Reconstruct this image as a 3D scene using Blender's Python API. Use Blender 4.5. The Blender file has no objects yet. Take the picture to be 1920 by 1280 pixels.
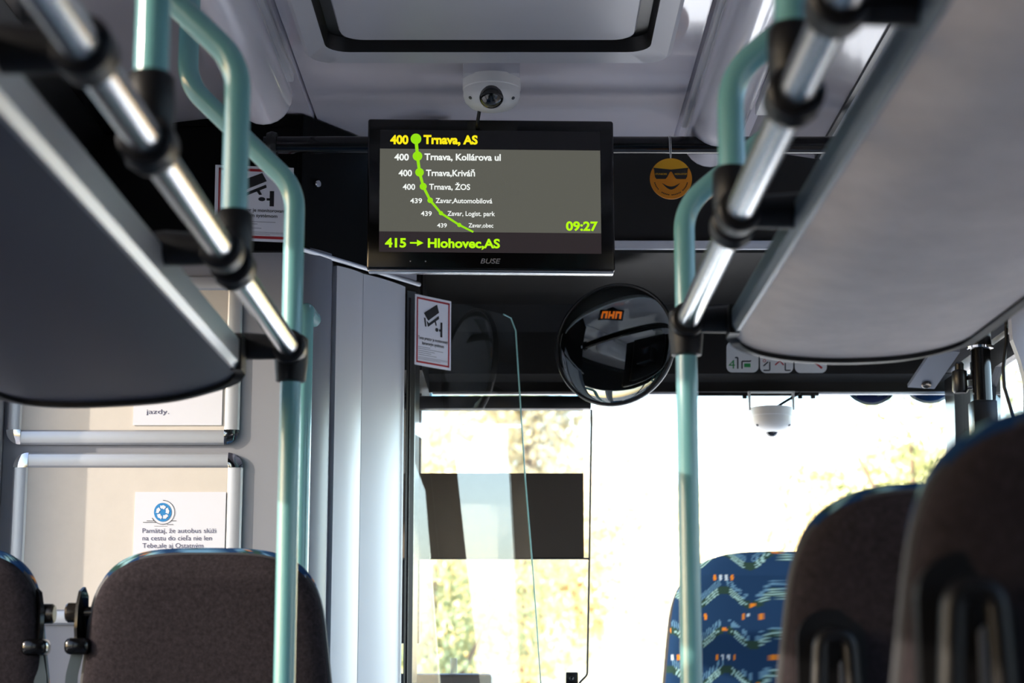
import bpy, bmesh, math, random
from mathutils import Vector, Matrix, Euler

random.seed(4)
S = bpy.context.scene
COL = S.collection
PI = math.pi

# ------------------------------------------------------------------ camera
F = 3500.0; CX = 971.0; CY = 640.0; CAMZ = 1.2
TH = math.atan(632 / F)
cam_d = bpy.data.cameras.new('camera')
cam = bpy.data.objects.new('camera', cam_d)
COL.objects.link(cam)
cam.location = (0, 0, CAMZ)
cam.rotation_euler = (PI / 2 + TH, 0, 0)
cam_d.sensor_width = 36.0
cam_d.lens = F / 1920 * 36
cam_d.shift_x = -(CX - 960) / 1920
cam_d.clip_start = 0.02
cam_d.clip_end = 500
cam_d.dof.use_dof = True
cam_d.dof.focus_distance = 4.3
cam_d.dof.aperture_fstop = 4.6
cam_d.dof.aperture_blades = 9
S.camera = cam

# ------------------------------------------------------------------ light
EXPO = 1.7
EXF = 2 ** EXPO
S.view_settings.view_transform = 'Standard'
S.view_settings.look = 'None'
S.view_settings.exposure = EXPO
S.view_settings.gamma = 1.0
S.view_settings.use_curve_mapping = False
S.cycles.max_bounces = 10
S.cycles.diffuse_bounces = 5
S.cycles.glossy_bounces = 5
S.cycles.transparent_max_bounces = 16
S.cycles.sample_clamp_indirect = 6.0
S.cycles.caustics_reflective = False
S.cycles.caustics_refractive = False
S.cycles.use_denoising = True

world = bpy.data.worlds.new('World')
S.world = world
world.use_nodes = True
wn = world.node_tree
wn.nodes.clear()
w_out = wn.nodes.new('ShaderNodeOutputWorld')
w_bg = wn.nodes.new('ShaderNodeBackground')
w_sky = wn.nodes.new('ShaderNodeTexSky')
w_sky.sky_type = 'NISHITA'
w_sky.sun_disc = False
w_sky.sun_elevation = math.radians(22)
w_sky.sun_rotation = math.radians(250)
w_sky.air_density = 1.0
w_sky.dust_density = 1.6
w_bg.inputs['Strength'].default_value = 0.62
wn.links.new(w_sky.outputs[0], w_bg.inputs['Color'])
wn.links.new(w_bg.outputs[0], w_out.inputs['Surface'])

sun_d = bpy.data.lights.new('sun', 'SUN')
sun_d.energy = 7.0
sun_d.angle = math.radians(0.6)
sun_d.color = (1.0, 0.86, 0.68)
sun = bpy.data.objects.new('sun', sun_d)
COL.objects.link(sun)
SUN_DIR = Vector((0.86, 0.30, -0.31)).normalized()
sun.rotation_euler = SUN_DIR.to_track_quat('-Z', 'Y').to_euler()
sun.location = (-8, -8, 10)

# ------------------------------------------------------------------ helpers
cT, sT = math.cos(TH), math.sin(TH)
def ray(px, py):
    x = (px - CX) / F; y = -(py - CY) / F
    return Vector((x, cT - y * sT, sT + y * cT))
C0 = Vector((0, 0, CAMZ))
def P(px, py, Y):
    r = ray(px, py); return C0 + r * (Y / r.y)
def PZ(px, py, Z):
    r = ray(px, py); return C0 + r * ((Z - CAMZ) / r.z)
def PX(px, py, X):
    r = ray(px, py); return C0 + r * (X / r.x)
def PW(px, py, a, b):
    """point on the vertical plane through plan points a, b"""
    n = Vector((b[1] - a[1], a[0] - b[0], 0))
    r = ray(px, py); return C0 + r * (Vector((a[0], a[1], 0)).dot(n) / r.dot(n))

def lin(c):
    f = lambda v: v / 12.92 if v <= 0.04045 else ((v + 0.055) / 1.055) ** 2.4
    return tuple(f(v / 255.0) for v in c)

def mat(name, rgb, rough=0.5, metal=0.0, spec=0.5, coat=0.0, noise=None, bump=None, aniso=0.0):
    m = bpy.data.materials.new(name); m.use_nodes = True
    nt = m.node_tree; b = nt.nodes['Principled BSDF']
    col = lin(rgb) + (1.0,)
    b.inputs['Base Color'].default_value = col
    b.inputs['Roughness'].default_value = rough
    b.inputs['Metallic'].default_value = metal
    b.inputs['Specular IOR Level'].default_value = spec
    b.inputs['Coat Weight'].default_value = coat
    b.inputs['Coat Roughness'].default_value = 0.05
    if noise:
        scale, amt = noise
        tc = nt.nodes.new('ShaderNodeTexCoord'); no = nt.nodes.new('ShaderNodeTexNoise')
        no.inputs['Scale'].default_value = scale; no.inputs['Detail'].default_value = 6
        no.inputs['Roughness'].default_value = 0.7
        rp = nt.nodes.new('ShaderNodeValToRGB')
        rp.color_ramp.elements[0].position = 0.3; rp.color_ramp.elements[1].position = 0.7
        rp.color_ramp.elements[0].color = tuple(v * (1 - amt) for v in col[:3]) + (1,)
        rp.color_ramp.elements[1].color = tuple(min(1, v * (1 + amt)) for v in col[:3]) + (1,)
        nt.links.new(tc.outputs['Object'], no.inputs['Vector'])
        nt.links.new(no.outputs['Fac'], rp.inputs['Fac'])
        nt.links.new(rp.outputs['Color'], b.inputs['Base Color'])
    if bump:
        scale, st = bump
        tc = nt.nodes.new('ShaderNodeTexCoord'); no = nt.nodes.new('ShaderNodeTexNoise')
        no.inputs['Scale'].default_value = scale; no.inputs['Detail'].default_value = 4
        bp = nt.nodes.new('ShaderNodeBump'); bp.inputs['Strength'].default_value = st
        bp.inputs['Distance'].default_value = 0.002
        nt.links.new(tc.outputs['Object'], no.inputs['Vector'])
        nt.links.new(no.outputs['Fac'], bp.inputs['Height'])
        nt.links.new(bp.outputs['Normal'], b.inputs['Normal'])
    return m

def emit(name, rgb, k=1.0):
    m = bpy.data.materials.new(name); m.use_nodes = True
    nt = m.node_tree; b = nt.nodes['Principled BSDF']
    c = lin(rgb) + (1.0,)
    b.inputs['Base Color'].default_value = (0.004, 0.004, 0.004, 1)
    b.inputs['Roughness'].default_value = 0.25
    b.inputs['Specular IOR Level'].default_value = 0.3
    b.inputs['Emission Color'].default_value = c
    b.inputs['Emission Strength'].default_value = k / EXF
    return m

def glass(name, tint=(1, 1, 1), refl=1.0, ior=1.5):
    m = bpy.data.materials.new(name); m.use_nodes = True
    nt = m.node_tree; nt.nodes.clear()
    o = nt.nodes.new('ShaderNodeOutputMaterial'); mx = nt.nodes.new('ShaderNodeMixShader')
    t = nt.nodes.new('ShaderNodeBsdfTransparent'); g = nt.nodes.new('ShaderNodeBsdfGlossy')
    geo = nt.nodes.new('ShaderNodeNewGeometry')
    def math_(op, a, b=None, clamp=False):
        q = nt.nodes.new('ShaderNodeMath'); q.operation = op; q.use_clamp = clamp
        for i, v in enumerate((a, b)):
            if v is None: continue
            if isinstance(v, (int, float)): q.inputs[i].default_value = v
            else: nt.links.new(v, q.inputs[i])
        return q.outputs[0]
    dt = nt.nodes.new('ShaderNodeVectorMath'); dt.operation = 'DOT_PRODUCT'
    nt.links.new(geo.outputs['Normal'], dt.inputs[0]); nt.links.new(geo.outputs['Incoming'], dt.inputs[1])
    c1 = math_('SUBTRACT', 1.0, math_('ABSOLUTE', dt.outputs['Value']))
    p5 = math_('POWER', c1, 5.0)
    fr = math_('ADD', math_('MULTIPLY', p5, .92), .08)      # both faces of the pane
    kk = math_('MULTIPLY', fr, refl, True)
    t.inputs[0].default_value = tuple(tint) + (1,)
    g.inputs['Roughness'].default_value = 0.0
    nt.links.new(kk, mx.inputs[0])
    nt.links.new(t.outputs[0], mx.inputs[1]); nt.links.new(g.outputs[0], mx.inputs[2])
    nt.links.new(mx.outputs[0], o.inputs['Surface'])
    return m

def translucent_film(name, op, rgb):
    m = bpy.data.materials.new(name); m.use_nodes = True
    nt = m.node_tree; nt.nodes.clear()
    o = nt.nodes.new('ShaderNodeOutputMaterial'); mx = nt.nodes.new('ShaderNodeMixShader')
    t = nt.nodes.new('ShaderNodeBsdfTransparent'); d = nt.nodes.new('ShaderNodeBsdfDiffuse')
    d.inputs[0].default_value = lin(rgb) + (1,)
    mx.inputs[0].default_value = op
    nt.links.new(t.outputs[0], mx.inputs[1]); nt.links.new(d.outputs[0], mx.inputs[2])
    nt.links.new(mx.outputs[0], o.inputs['Surface'])
    return m

def vcol_mat(name, rough=0.9):
    m = bpy.data.materials.new(name); m.use_nodes = True
    nt = m.node_tree; b = nt.nodes['Principled BSDF']
    a = nt.nodes.new('ShaderNodeAttribute'); a.attribute_name = 'weave'
    nt.links.new(a.outputs['Color'], b.inputs['Base Color'])
    b.inputs['Roughness'].default_value = rough
    b.inputs['Specular IOR Level'].default_value = 0.2
    return m

def fillet(pts, rad, n=8):
    pts = [Vector(p) for p in pts]; out = [pts[0]]
    for i in range(1, len(pts) - 1):
        a, b, c = pts[i - 1], pts[i], pts[i + 1]
        u = (a - b).normalized(); v = (c - b).normalized()
        ang = u.angle(v)
        d = min(rad / math.tan(ang / 2), (a - b).length * .49, (c - b).length * .49)
        p0, p1 = b + u * d, b + v * d
        for k in range(n + 1):
            t = k / n
            out.append(p0 * (1 - t) ** 2 + b * 2 * t * (1 - t) + p1 * t ** 2)
    out.append(pts[-1]); return out

class MB:
    def __init__(s): s.v = []; s.f = []
    def add(s, vs, fs):
        o = len(s.v); s.v += [Vector(v) for v in vs]; s.f += [tuple(i + o for i in f) for f in fs]; return s
    def bm(s, bm):
        bm.verts.ensure_lookup_table()
        for i, v in enumerate(bm.verts): v.index = i
        s.add([v.co.copy() for v in bm.verts], [[v.index for v in f.verts] for f in bm.faces]); bm.free(); return s
    def box(s, c, size, bev=0.0, M=None, seg=2):
        bm = bmesh.new(); bmesh.ops.create_cube(bm, size=1)
        for v in bm.verts: v.co = Vector((v.co.x * size[0], v.co.y * size[1], v.co.z * size[2]))
        if bev: bmesh.ops.bevel(bm, geom=bm.edges[:], offset=bev, segments=seg, affect='EDGES', profile=.5)
        for v in bm.verts:
            if M is not None: v.co = M @ v.co
            v.co += Vector(c)
        return s.bm(bm)
    def prism(s, poly, ext):
        """poly: 3D points in a plane, ext: extrusion vector"""
        n = len(poly); e = Vector(ext)
        vs = [Vector(p) for p in poly] + [Vector(p) + e for p in poly]
        fs = [tuple(range(n))[::-1], tuple(range(n, 2 * n))]
        fs += [(i, (i + 1) % n, n + (i + 1) % n, n + i) for i in range(n)]
        return s.add(vs, fs)
    def sheet(s, poly):
        return s.add(poly, [tuple(range(len(poly)))])
    def tube(s, path, r, n=20, cap=True, r2=None):
        path = [Vector(p) for p in path]; m = len(path)
        rs = r if isinstance(r, (list, tuple)) else [r] * m
        up = Vector((0, 0, 1)); vs = []; fs = []
        t0 = (path[1] - path[0]).normalized()
        if abs(t0.z) > .9: up = Vector((0, 1, 0))
        nx = t0.cross(up).normalized()
        for i in range(m):
            t = (path[min(i + 1, m - 1)] - path[max(i - 1, 0)]).normalized()
            nx = (nx - t * nx.dot(t)).normalized(); ny = t.cross(nx)
            for k in range(n):
                a = 2 * PI * k / n
                vs.append(path[i] + (nx * math.cos(a) + ny * math.sin(a)) * rs[i])
        for i in range(m - 1):
            for k in range(n):
                k2 = (k + 1) % n
                fs.append((i * n + k, i * n + k2, (i + 1) * n + k2, (i + 1) * n + k))
        if cap: fs += [tuple(range(n))[::-1], tuple(range((m - 1) * n, m * n))]
        return s.add(vs, fs)
    def lathe(s, prof, c, axis=(0, 0, 1), n=40):
        """prof: (radius, height along axis)"""
        q = Vector(axis).to_track_quat('Z', 'Y').to_matrix(); vs = []; fs = []
        for (r, h) in prof:
            for k in range(n):
                a = 2 * PI * k / n
                vs.append(Vector(c) + q @ Vector((r * math.cos(a), r * math.sin(a), h)))
        m = len(prof)
        for i in range(m - 1):
            for k in range(n):
                k2 = (k + 1) % n
                fs.append((i * n + k, i * n + k2, (i + 1) * n + k2, (i + 1) * n + k))
        if prof[0][0] > 1e-5: fs.append(tuple(range(n))[::-1])
        if prof[-1][0] > 1e-5: fs.append(tuple(range((m - 1) * n, m * n)))
        return s.add(vs, fs)
    def grid(s, fn, nu, nv, close_u=False):
        vs = [fn(i / nu, j / nv) for j in range(nv + 1) for i in range(nu + (0 if close_u else 1))]
        w = nu if close_u else nu + 1; fs = []
        for j in range(nv):
            for i in range(nu):
                i2 = (i + 1) % w
                fs.append((j * w + i, j * w + i2, (j + 1) * w + i2, (j + 1) * w + i))
        return s.add(vs, fs)
    def build(s, name, m, parent=None, smooth=True, angle=35, origin=None):
        if parent is None:
            if origin is None:
                xs = [v.x for v in s.v]; ys = [v.y for v in s.v]; zs = [v.z for v in s.v]
                origin = Vector(((min(xs) + max(xs)) / 2, (min(ys) + max(ys)) / 2, min(zs)))
            org = Vector(origin)
        else:
            org = Vector(parent.get('_o'))
        me = bpy.data.meshes.new(name)
        me.from_pydata([v - org for v in s.v], [], s.f)
        bm = bmesh.new(); bm.from_mesh(me)
        bmesh.ops.remove_doubles(bm, verts=bm.verts[:], dist=1e-6)
        bmesh.ops.recalc_face_normals(bm, faces=bm.faces[:])
        bm.to_mesh(me); bm.free()
        me.materials.append(m)
        if smooth:
            for p in me.polygons: p.use_smooth = True
            me.set_sharp_from_angle(angle=math.radians(angle))
        o = bpy.data.objects.new(name, me); COL.objects.link(o)
        if parent is not None: o.parent = parent
        else: o.location = org
        o['_o'] = list(org)
        return o

def empty(name, loc, label, cat, group=None):
    o = bpy.data.objects.new(name, None); COL.objects.link(o); o.location = loc
    o.empty_display_size = .05
    o['_o'] = list(loc); return tag(o, label, cat, group)
def tag(o, label, cat, group=None):
    o['label'] = label; o['category'] = cat
    if group: o['group'] = group
    return o
def struct(o, kind='structure'):
    o['kind'] = kind; return o

def text_mesh(body, x0, x1, yc, cap, frame, shear=0.0, bold=0.0, halign=None):
    """lettering fitted between x0 and x1; frame(u, v) -> world point"""
    c = bpy.data.curves.new('t', 'FONT'); c.body = body; c.shear = shear; c.offset = bold
    c.resolution_u = 4
    o = bpy.data.objects.new('t', c); COL.objects.link(o)
    dg = bpy.context.evaluated_depsgraph_get()
    me = bpy.data.meshes.new_from_object(o.evaluated_get(dg))
    xs = [v.co.x for v in me.vertices]; w = max(xs) - min(xs); xm = min(xs)
    k = (x1 - x0) / w if x1 is not None else cap / .73
    ky = cap / .73
    mb = MB()
    mb.add([frame(x0 + (v.co.x - xm) * k, yc + (v.co.y - .365) * ky) for v in me.vertices],
           [tuple(p.vertices) for p in me.polygons])
    bpy.data.objects.remove(o); bpy.data.curves.remove(c); bpy.data.meshes.remove(me)
    return mb
def merge(*mbs):
    r = MB()
    for m in mbs: r.add(m.v, m.f)
    return r
def disc2(frame, u, v, r, n=24, ru=None):
    return MB().sheet([frame(u + (ru or r) * math.cos(2 * PI * k / n), v + r * math.sin(2 * PI * k / n)) for k in range(n)])
def rect2(frame, u0, v0, u1, v1):
    return MB().sheet([frame(u0, v0), frame(u1, v0), frame(u1, v1), frame(u0, v1)])
def poly2(frame, pts): return MB().sheet([frame(*p) for p in pts])
def line2(frame, pts, w, w2=None):
    mb = MB(); n = len(pts)
    for i in range(n - 1):
        (a, b), (c, d) = pts[i], pts[i + 1]
        wa = w if w2 is None else w + (w2 - w) * i / (n - 1); wb = w if w2 is None else w + (w2 - w) * (i + 1) / (n - 1)
        L = math.hypot(c - a, d - b) or 1; nx, ny = -(d - b) / L / 2, (c - a) / L / 2
        mb.sheet([frame(a - nx * wa, b - ny * wa), frame(c - nx * wb, d - ny * wb), frame(c + nx * wb, d + ny * wb), frame(a + nx * wa, b + ny * wa)])
    return mb
def ring2(frame, u, v, r, w, a0=0, a1=360, n=32):
    return line2(frame, [(u + r * math.cos(math.radians(a0 + (a1 - a0) * k / n)), v + r * math.sin(math.radians(a0 + (a1 - a0) * k / n))) for k in range(n + 1)], w)
def rrect(w, h, r, n=6):
    pts = []
    for (cx, cy, a0) in ((w / 2 - r, h / 2 - r, 0), (-w / 2 + r, h / 2 - r, 90), (-w / 2 + r, -h / 2 + r, 180), (w / 2 - r, -h / 2 + r, 270)):
        for k in range(n + 1):
            a = math.radians(a0 + 90 * k / n); pts.append((cx + r * math.cos(a), cy + r * math.sin(a)))
    return pts

# ------------------------------------------------------------------ materials
M = dict(
    ceil=mat('ceiling_gloss', (206, 202, 210), .07, spec=.6, coat=.35),
    lightgrey=mat('light_grey_plastic', (190, 190, 196), .35),
    grey=mat('grey_plastic', (162, 163, 170), .4),
    darkgrey=mat('dark_grey_plastic', (62, 64, 70), .35),
    partition=mat('partition_laminate', (150, 152, 160), .42, bump=(900, .05)),
    black=mat('black_plastic', (15, 15, 16), .3),
    blackgloss=mat('black_gloss', (10, 10, 11), .12),
    blackmatt=mat('black_matt', (5, 5, 5), .6, spec=.1, bump=(700, .15)),
    rubber=mat('black_rubber', (11, 11, 13), .45, spec=.35),
    fascia=mat('black_fascia', (27, 25, 23), .5, spec=.22, bump=(600, .1)),
    green=mat('mint_powder_coat', (112, 170, 173), .22, coat=.5),
    alu=mat('brushed_aluminium', (205, 208, 212), .22, metal=1.0),
    alum=mat('satin_aluminium', (214, 216, 220), .38, metal=.75),
    silver=mat('silver_paint', (204, 207, 213), .34, metal=.12),
    chrome=mat('chrome', (225, 225, 228), .06, metal=1.0),
    rackL=mat('rack_underside', (62, 64, 78), .5, bump=(500, .1)),
    rackR=mat('rack_underside_carpeted', (232, 222, 215), .8, noise=(9, .1)),
    felt=mat('brown_grey_felt', (47, 42, 45), .95, spec=.1, noise=(150, .45), bump=(500, .5)),
    piping=mat('piping', (58, 58, 62), .5),
    white=mat('white_plastic', (222, 222, 220), .4),
    paper=mat('white_paper', (236, 238, 246), .6),
    cream=mat('cream_board', (226, 218, 206), .55, noise=(14, .03)),
    red=mat('red_print', (176, 38, 46), .5),
    ink=mat('black_print', (28, 27, 30), .5),
    greyink=mat('grey_print', (120, 120, 132), .6),
    blueink=mat('blue_print', (48, 142, 208), .5),
    violetink=mat('slate_print', (92, 92, 120), .6),
    greenink=mat('green_print', (30, 140, 66), .5),
    belt=mat('grey_webbing', (128, 134, 132), .7),
    yellow=mat('yellow_card', (238, 176, 20), .5),
    orange=mat('orange_card', (226, 140, 10), .5),
    lens=mat('smoked_dome', (6, 7, 10), .03, coat=1.0),
    floor=mat('floor_vinyl', (214, 208, 206), .45, noise=(60, .2)),
    floorR=mat('podium_vinyl', (120, 118, 116), .45, noise=(60, .2)),
    lampcover=mat('diffuser_cover', (214, 212, 220), .18, coat=.5),
    stickerblue=mat('blue_sticker', (34, 84, 150), .5),
    stickerviolet=mat('violet_sticker', (74, 84, 158), .5),
    dashboard=mat('dashboard', (40, 46, 56), .4),
    weave=vcol_mat('patterned_moquette'),
    trunk=mat('bark', (96, 80, 66), .9),
    grass=mat('dry_grass', (188, 178, 128), .95, noise=(3, .3)),
    asphalt=mat('asphalt', (196, 192, 186), .9, noise=(20, .15)),
)
M['window'] = glass('window_glass', (.46, .465, .48), .8)
M['screenglass'] = glass('windscreen_glass', (.95, .97, .97), .35)
M['doorglass'] = glass('cab_door_glass', (.93, .96, .95), 2.2)
M['glassedge'] = mat('glass_edge', (150, 205, 200), .15, coat=.5)
M['mirror'] = mat('mirror_silver', (138, 146, 146), .0, metal=1.0)
M['film'] = translucent_film('blind_film', .35, (200, 196, 188))
M['bluetint'] = glass('sun_strip_tint', (1, 1, 1), .2)
_nt = M['bluetint'].node_tree; _t = [n_ for n_ in _nt.nodes if n_.type == 'BSDF_TRANSPARENT'][0]
_tc = _nt.nodes.new('ShaderNodeTexCoord'); _sp = _nt.nodes.new('ShaderNodeSeparateXYZ'); _rp = _nt.nodes.new('ShaderNodeValToRGB')
_nt.links.new(_tc.outputs['Generated'], _sp.inputs[0]); _nt.links.new(_sp.outputs[2], _rp.inputs[0]); _nt.links.new(_rp.outputs[0], _t.inputs[0])
_rp.color_ramp.elements[0].position = .1; _rp.color_ramp.elements[0].color = (1, 1, 1, 1)
_rp.color_ramp.elements[1].position = .62; _rp.color_ramp.elements[1].color = (.20, .31, .38, 1)

# ================================================================== SETTING
WL, WR = -1.25, 1.25            # side walls
CZ = 2.585                      # ceiling
# floor and podiums
struct(MB().box((0, .6, -.03), (2.6, 10.4, .06)).build('floor', M['floor'], origin=(0, .6, -.06)))
# ceiling: flat centre, dropping towards the sides, with a groove beside each light channel
prof = [(-.68, 2.585), (-.516, 2.588), (-.512, 2.60), (-.506, 2.588), (.405, 2.588), (.411, 2.60), (.417, 2.588), (.60, 2.585)]
top = [(x, 2.66) for x, z in reversed(prof)]
struct(MB().prism([(x, -4.2, z) for x, z in prof + top], (0, 8.98, 0)).build('ceiling', M['ceil'], smooth=False))
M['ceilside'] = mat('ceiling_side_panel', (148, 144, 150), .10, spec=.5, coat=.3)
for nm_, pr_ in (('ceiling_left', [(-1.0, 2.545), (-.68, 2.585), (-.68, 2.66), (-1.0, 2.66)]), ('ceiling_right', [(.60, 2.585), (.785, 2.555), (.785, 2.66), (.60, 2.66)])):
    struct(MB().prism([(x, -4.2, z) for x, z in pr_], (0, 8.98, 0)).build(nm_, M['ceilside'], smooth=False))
# covings between ceiling and side walls
struct(MB().prism([(-1.0, -4.2, 2.55), (-1.02, -4.2, 2.54), (-1.25, -4.2, 2.24), (-1.29, -4.2, 2.24), (-1.29, -4.2, 2.6), (-1.0, -4.2, 2.6)], (0, 8.75, 0)).build('trim_1', M['black'], smooth=False))
struct(MB().prism([(.785, -4.2, 2.555), (.80, -4.2, 2.54), (1.25, -4.2, 2.30), (1.29, -4.2, 2.30), (1.29, -4.2, 2.62), (.785, -4.2, 2.62)], (0, 8.95, 0)).build('trim_2', M['lightgrey'], smooth=False))
struct(MB().box((.787, .3, 2.552), (.012, 8.9, .012)).build('trim_3', M['black'], smooth=False))
struct(MB().box((-.998, .3, 2.54), (.05, 8.7, .02)).build('trim_4', M['blackgloss'], smooth=False))
# side walls: parapet, pillars and header around the windows
def side_wall(name, x, y0, y1, wins, zlo, zhi, m):
    mb = MB(); t = .05; s = 1 if x > 0 else -1; xc = x + s * t / 2
    mb.box((xc, (y0 + y1) / 2, zlo / 2), (t, y1 - y0, zlo))
    mb.box((xc, (y0 + y1) / 2, (zhi + 2.36) / 2), (t, y1 - y0, 2.36 - zhi))
    ys = [y0] + [v for w in wins for v in w] + [y1]
    for i in range(0, len(ys), 2):
        if ys[i + 1] - ys[i] > .01:
            mb.box((xc, (ys[i] + ys[i + 1]) / 2, (zlo + zhi) / 2), (t, ys[i + 1] - ys[i], zhi - zlo))
    return struct(mb.build(name, m, smooth=False))
winL = [(.45, 1.95), (2.05, 3.30), (3.42, 4.42)]
winR = [(.45, 1.95), (2.05, 3.35)]
side_wall('wall_left', WL, -4.2, 5.05, winL, .98, 2.22, M['lightgrey'])
side_wall('wall_right', WR, -4.2, 4.36, winR, .98, 2.22, M['lightgrey'])
nwin = [1]
def pane(x, y0, y1, z0, z1, m=None):
    s = 1 if x > 0 else -1
    o = MB().box((x + s * .03, (y0 + y1) / 2, (z0 + z1) / 2), (.006, y1 - y0, z1 - z0)).build('window_%d' % (nwin[0] + 1), m or M['window'], smooth=False)
    nwin[0] += 1; return struct(o)
for w in winL: pane(WL, w[0], w[1], .98, 2.22)
for w in winR: pane(WR, w[0], w[1], .98, 2.22)
struct(MB().box((0, -4.25, 1.3), (2.6, .1, 2.6)).build('wall_rear', M['grey'], smooth=False))

# windscreen, curved in plan
def ws_xy(u):
    x = -1.28 + 2.56 * u
    return x, 5.60 - .10 * (abs(x) / 1.28) ** 3
def wsf(off):
    return lambda u, v: Vector((ws_xy(u)[0], ws_xy(u)[1] + off - .04 * v, .75 + 1.33 * v))
o = MB().grid(wsf(0), 24, 4).build('window_1', M['screenglass'])
struct(o)
tb = MB().grid(lambda u, v: Vector((ws_xy(u)[0], ws_xy(u)[1] - .052, 2.08 - .115 * v)), 24, 1).build('tint_band', M['bluetint'])
struct(tb); tb.parent = o; tb.location = tb.location - o.location
struct(MB().grid(lambda u, v: Vector((ws_xy(u)[0], ws_xy(u)[1] - .05, .78 - .78 * v)), 24, 1).build('wall_front', M['darkgrey']))

# black fascia over the windscreen: upper face, silver trim, lower face, flat underside
fy0, fy1 = 4.80, 4.93
zS0 = P(1300, 452, fy1).z; zS1 = P(1300, 468, fy1).z
zB = P(1300, 735, 5.44).z
fx0, fx1 = -.262, 1.28
fpts = [(fy0, 2.60), (fy0 + .03, 2.56), (fy1, zS0 + .005), (fy1 + .03, zS1 - .002), (5.20, zS1 - .03), (5.33, zS1 - .07), (5.385, zB + .17), (5.41, zB + .05), (5.44, zB + .03), (5.445, zB), (5.46, zB), (5.62, zB + .07), (5.62, 2.62)]
struct(MB().prism([(fx0, y, z) for y, z in fpts], (fx1 - fx0, 0, 0)).build('wall_header', M['fascia'], smooth=True, angle=25))
struct(MB().box(((fx0 + fx1) / 2, fy1 - .002, (zS0 + zS1) / 2), (fx1 - fx0, .012, zS0 - zS1), .002).build('trim_5', M['silver']))
struct(MB().box(((fx0 + fx1) / 2, 5.435, zB - .004), (fx1 - fx0 - .02, .012, .009), .002).build('trim_6', M['alum']))
struct(MB().box((-.775, 5.33, (zB + 2.58) / 2), (1.026, .58, 2.58 - zB)).build('wall_header_cab', M['fascia'], smooth=False))
# A-pillars
def slanted(name, x, ya, yb, za, wa, wb, zb, t=.06, m='black'):
    s = 1 if x > 0 else -1
    p = [(x, ya, za), (x, ya + wa, za), (x, yb + wb, zb), (x, yb, zb)]
    return struct(MB().prism([Vector(q) for q in p], (s * t, 0, 0)).build(name, M[m], smooth=False))

# cab partition (faces the passengers) with a rounded corner column
PY = 4.5
ztop = 2.24
struct(MB().box(((-1.25 - .56) / 2, PY + .03, ztop / 2 + .02), (.69, .06, ztop + .04), .004).build('wall_partition', M['partition'], smooth=False))
pa = P(632, 503, 4.60); pb = P(760, 543, 4.86)
colp = [(-.60, PY + .02), (-.56, PY), (-.535, PY + .002), (-.512, PY + .012), (-.492, PY + .035), (pa.x - .012, 4.575)]
mb = MB(); H = 2.25
outer = [Vector((x, y, 0)) for x, y in colp]; inner = [Vector((pa.x - .012, 4.75, 0)), Vector((-.60, 4.75, 0))]
mb.prism(outer + inner, (0, 0, H))
struct(mb.build('trim_7', mat('column_grey', (112, 117, 130), .35), angle=50))
mid = PW(681, 510, (pa.x, pa.y), (pb.x, pb.y))
def band(name, a, b, nrm, bulge, m):
    a = Vector((a.x, a.y, 0)); b = Vector((b.x, b.y, 0)); n = Vector(nrm).normalized()
    pts = [a + (b - a) * (k / 12) + n * bulge * (1 - (2 * k / 12 - 1) ** 2) for k in range(13)]
    back = [b - n * .03, a - n * .03]
    return MB().prism(pts + back, (0, 0, 2.225)).build(name, m, angle=60)
nrm = (pb.y - pa.y, pa.x - pb.x, 0)
struct(band('trim_8', pa, mid - Vector((nrm)).normalized() * 0 , nrm, .006, M['silver']))
mid2 = mid + (pb - pa).normalized() * .002
struct(band('trim_9', mid2, pb, nrm, .008, M['silver']))

# ================================================================== OVERHEAD CABINET
cab = empty('overhead_cabinet', (-.9, PY, 2.24), 'black overhead cabinet above the grey driver partition, keyhole in its door', 'cabinet')
cb = P(565, 470, PY - .02).z
pc = (-.535, PY - .02); pd = (P(785, 537, 4.90).x, 4.90)
front = [(-1.25, PY - .02), pc, (pd[0], pd[1]), (pd[0], 5.0), (-1.25, 5.0)]
MB().prism([(x, y, cb) for x, y in front], (0, 0, 2.583 - cb)).build('body', M['blackmatt'], cab, smooth=False)
cdoor = MB().box((-.895, PY - .023, (cb + 2.56) / 2 + .02), (.70, .006, 2.50 - cb), .002).build('door', M['blackmatt'], cab, smooth=False)
lk = P(593, 345, PY + .05)
ld = Vector((pd[1] - pc[1], pc[0] - pd[0], 0)).normalized()
lkp = PW(593, 345, pc, pd) + ld * .001
MB().lathe([(0, .008), (.008, .008), (.010, .005), (.010, 0)], lkp, ld, 20).build('lock', M['chrome'], cab)
# bright lower lips of the angled face
def lip(z, h, m, name, off=.0):
    a = Vector((pc[0], pc[1], z)); b = Vector((pd[0], pd[1], z))
    return MB().tube([a + ld * off, b + ld * off], h, 10).build(name, m, cab)
lip(cb + .004, .006, M['alum'], 'edge_trim', .002)
# light box end piece under the monitor
e0 = PW(717, 510, pc, pd); e1 = PW(779, 510, pc, pd)
MB().prism([e0 + ld * .004, e1 + ld * .004, Vector((e1.x, e1.y, cb + .012)) + ld * .004, Vector((e0.x, e0.y, cb + .012)) + ld * .004], -ld * .01).build('end_panel', M['grey'], cab, smooth=False)

# ================================================================== NOTICES
def frame_at(org, ux, uy, nrm, off=0.0):
    org = Vector(org); ux = Vector(ux); uy = Vector(uy); nrm = Vector(nrm)
    return lambda u, v: org + ux * u + uy * v + nrm * off

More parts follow.
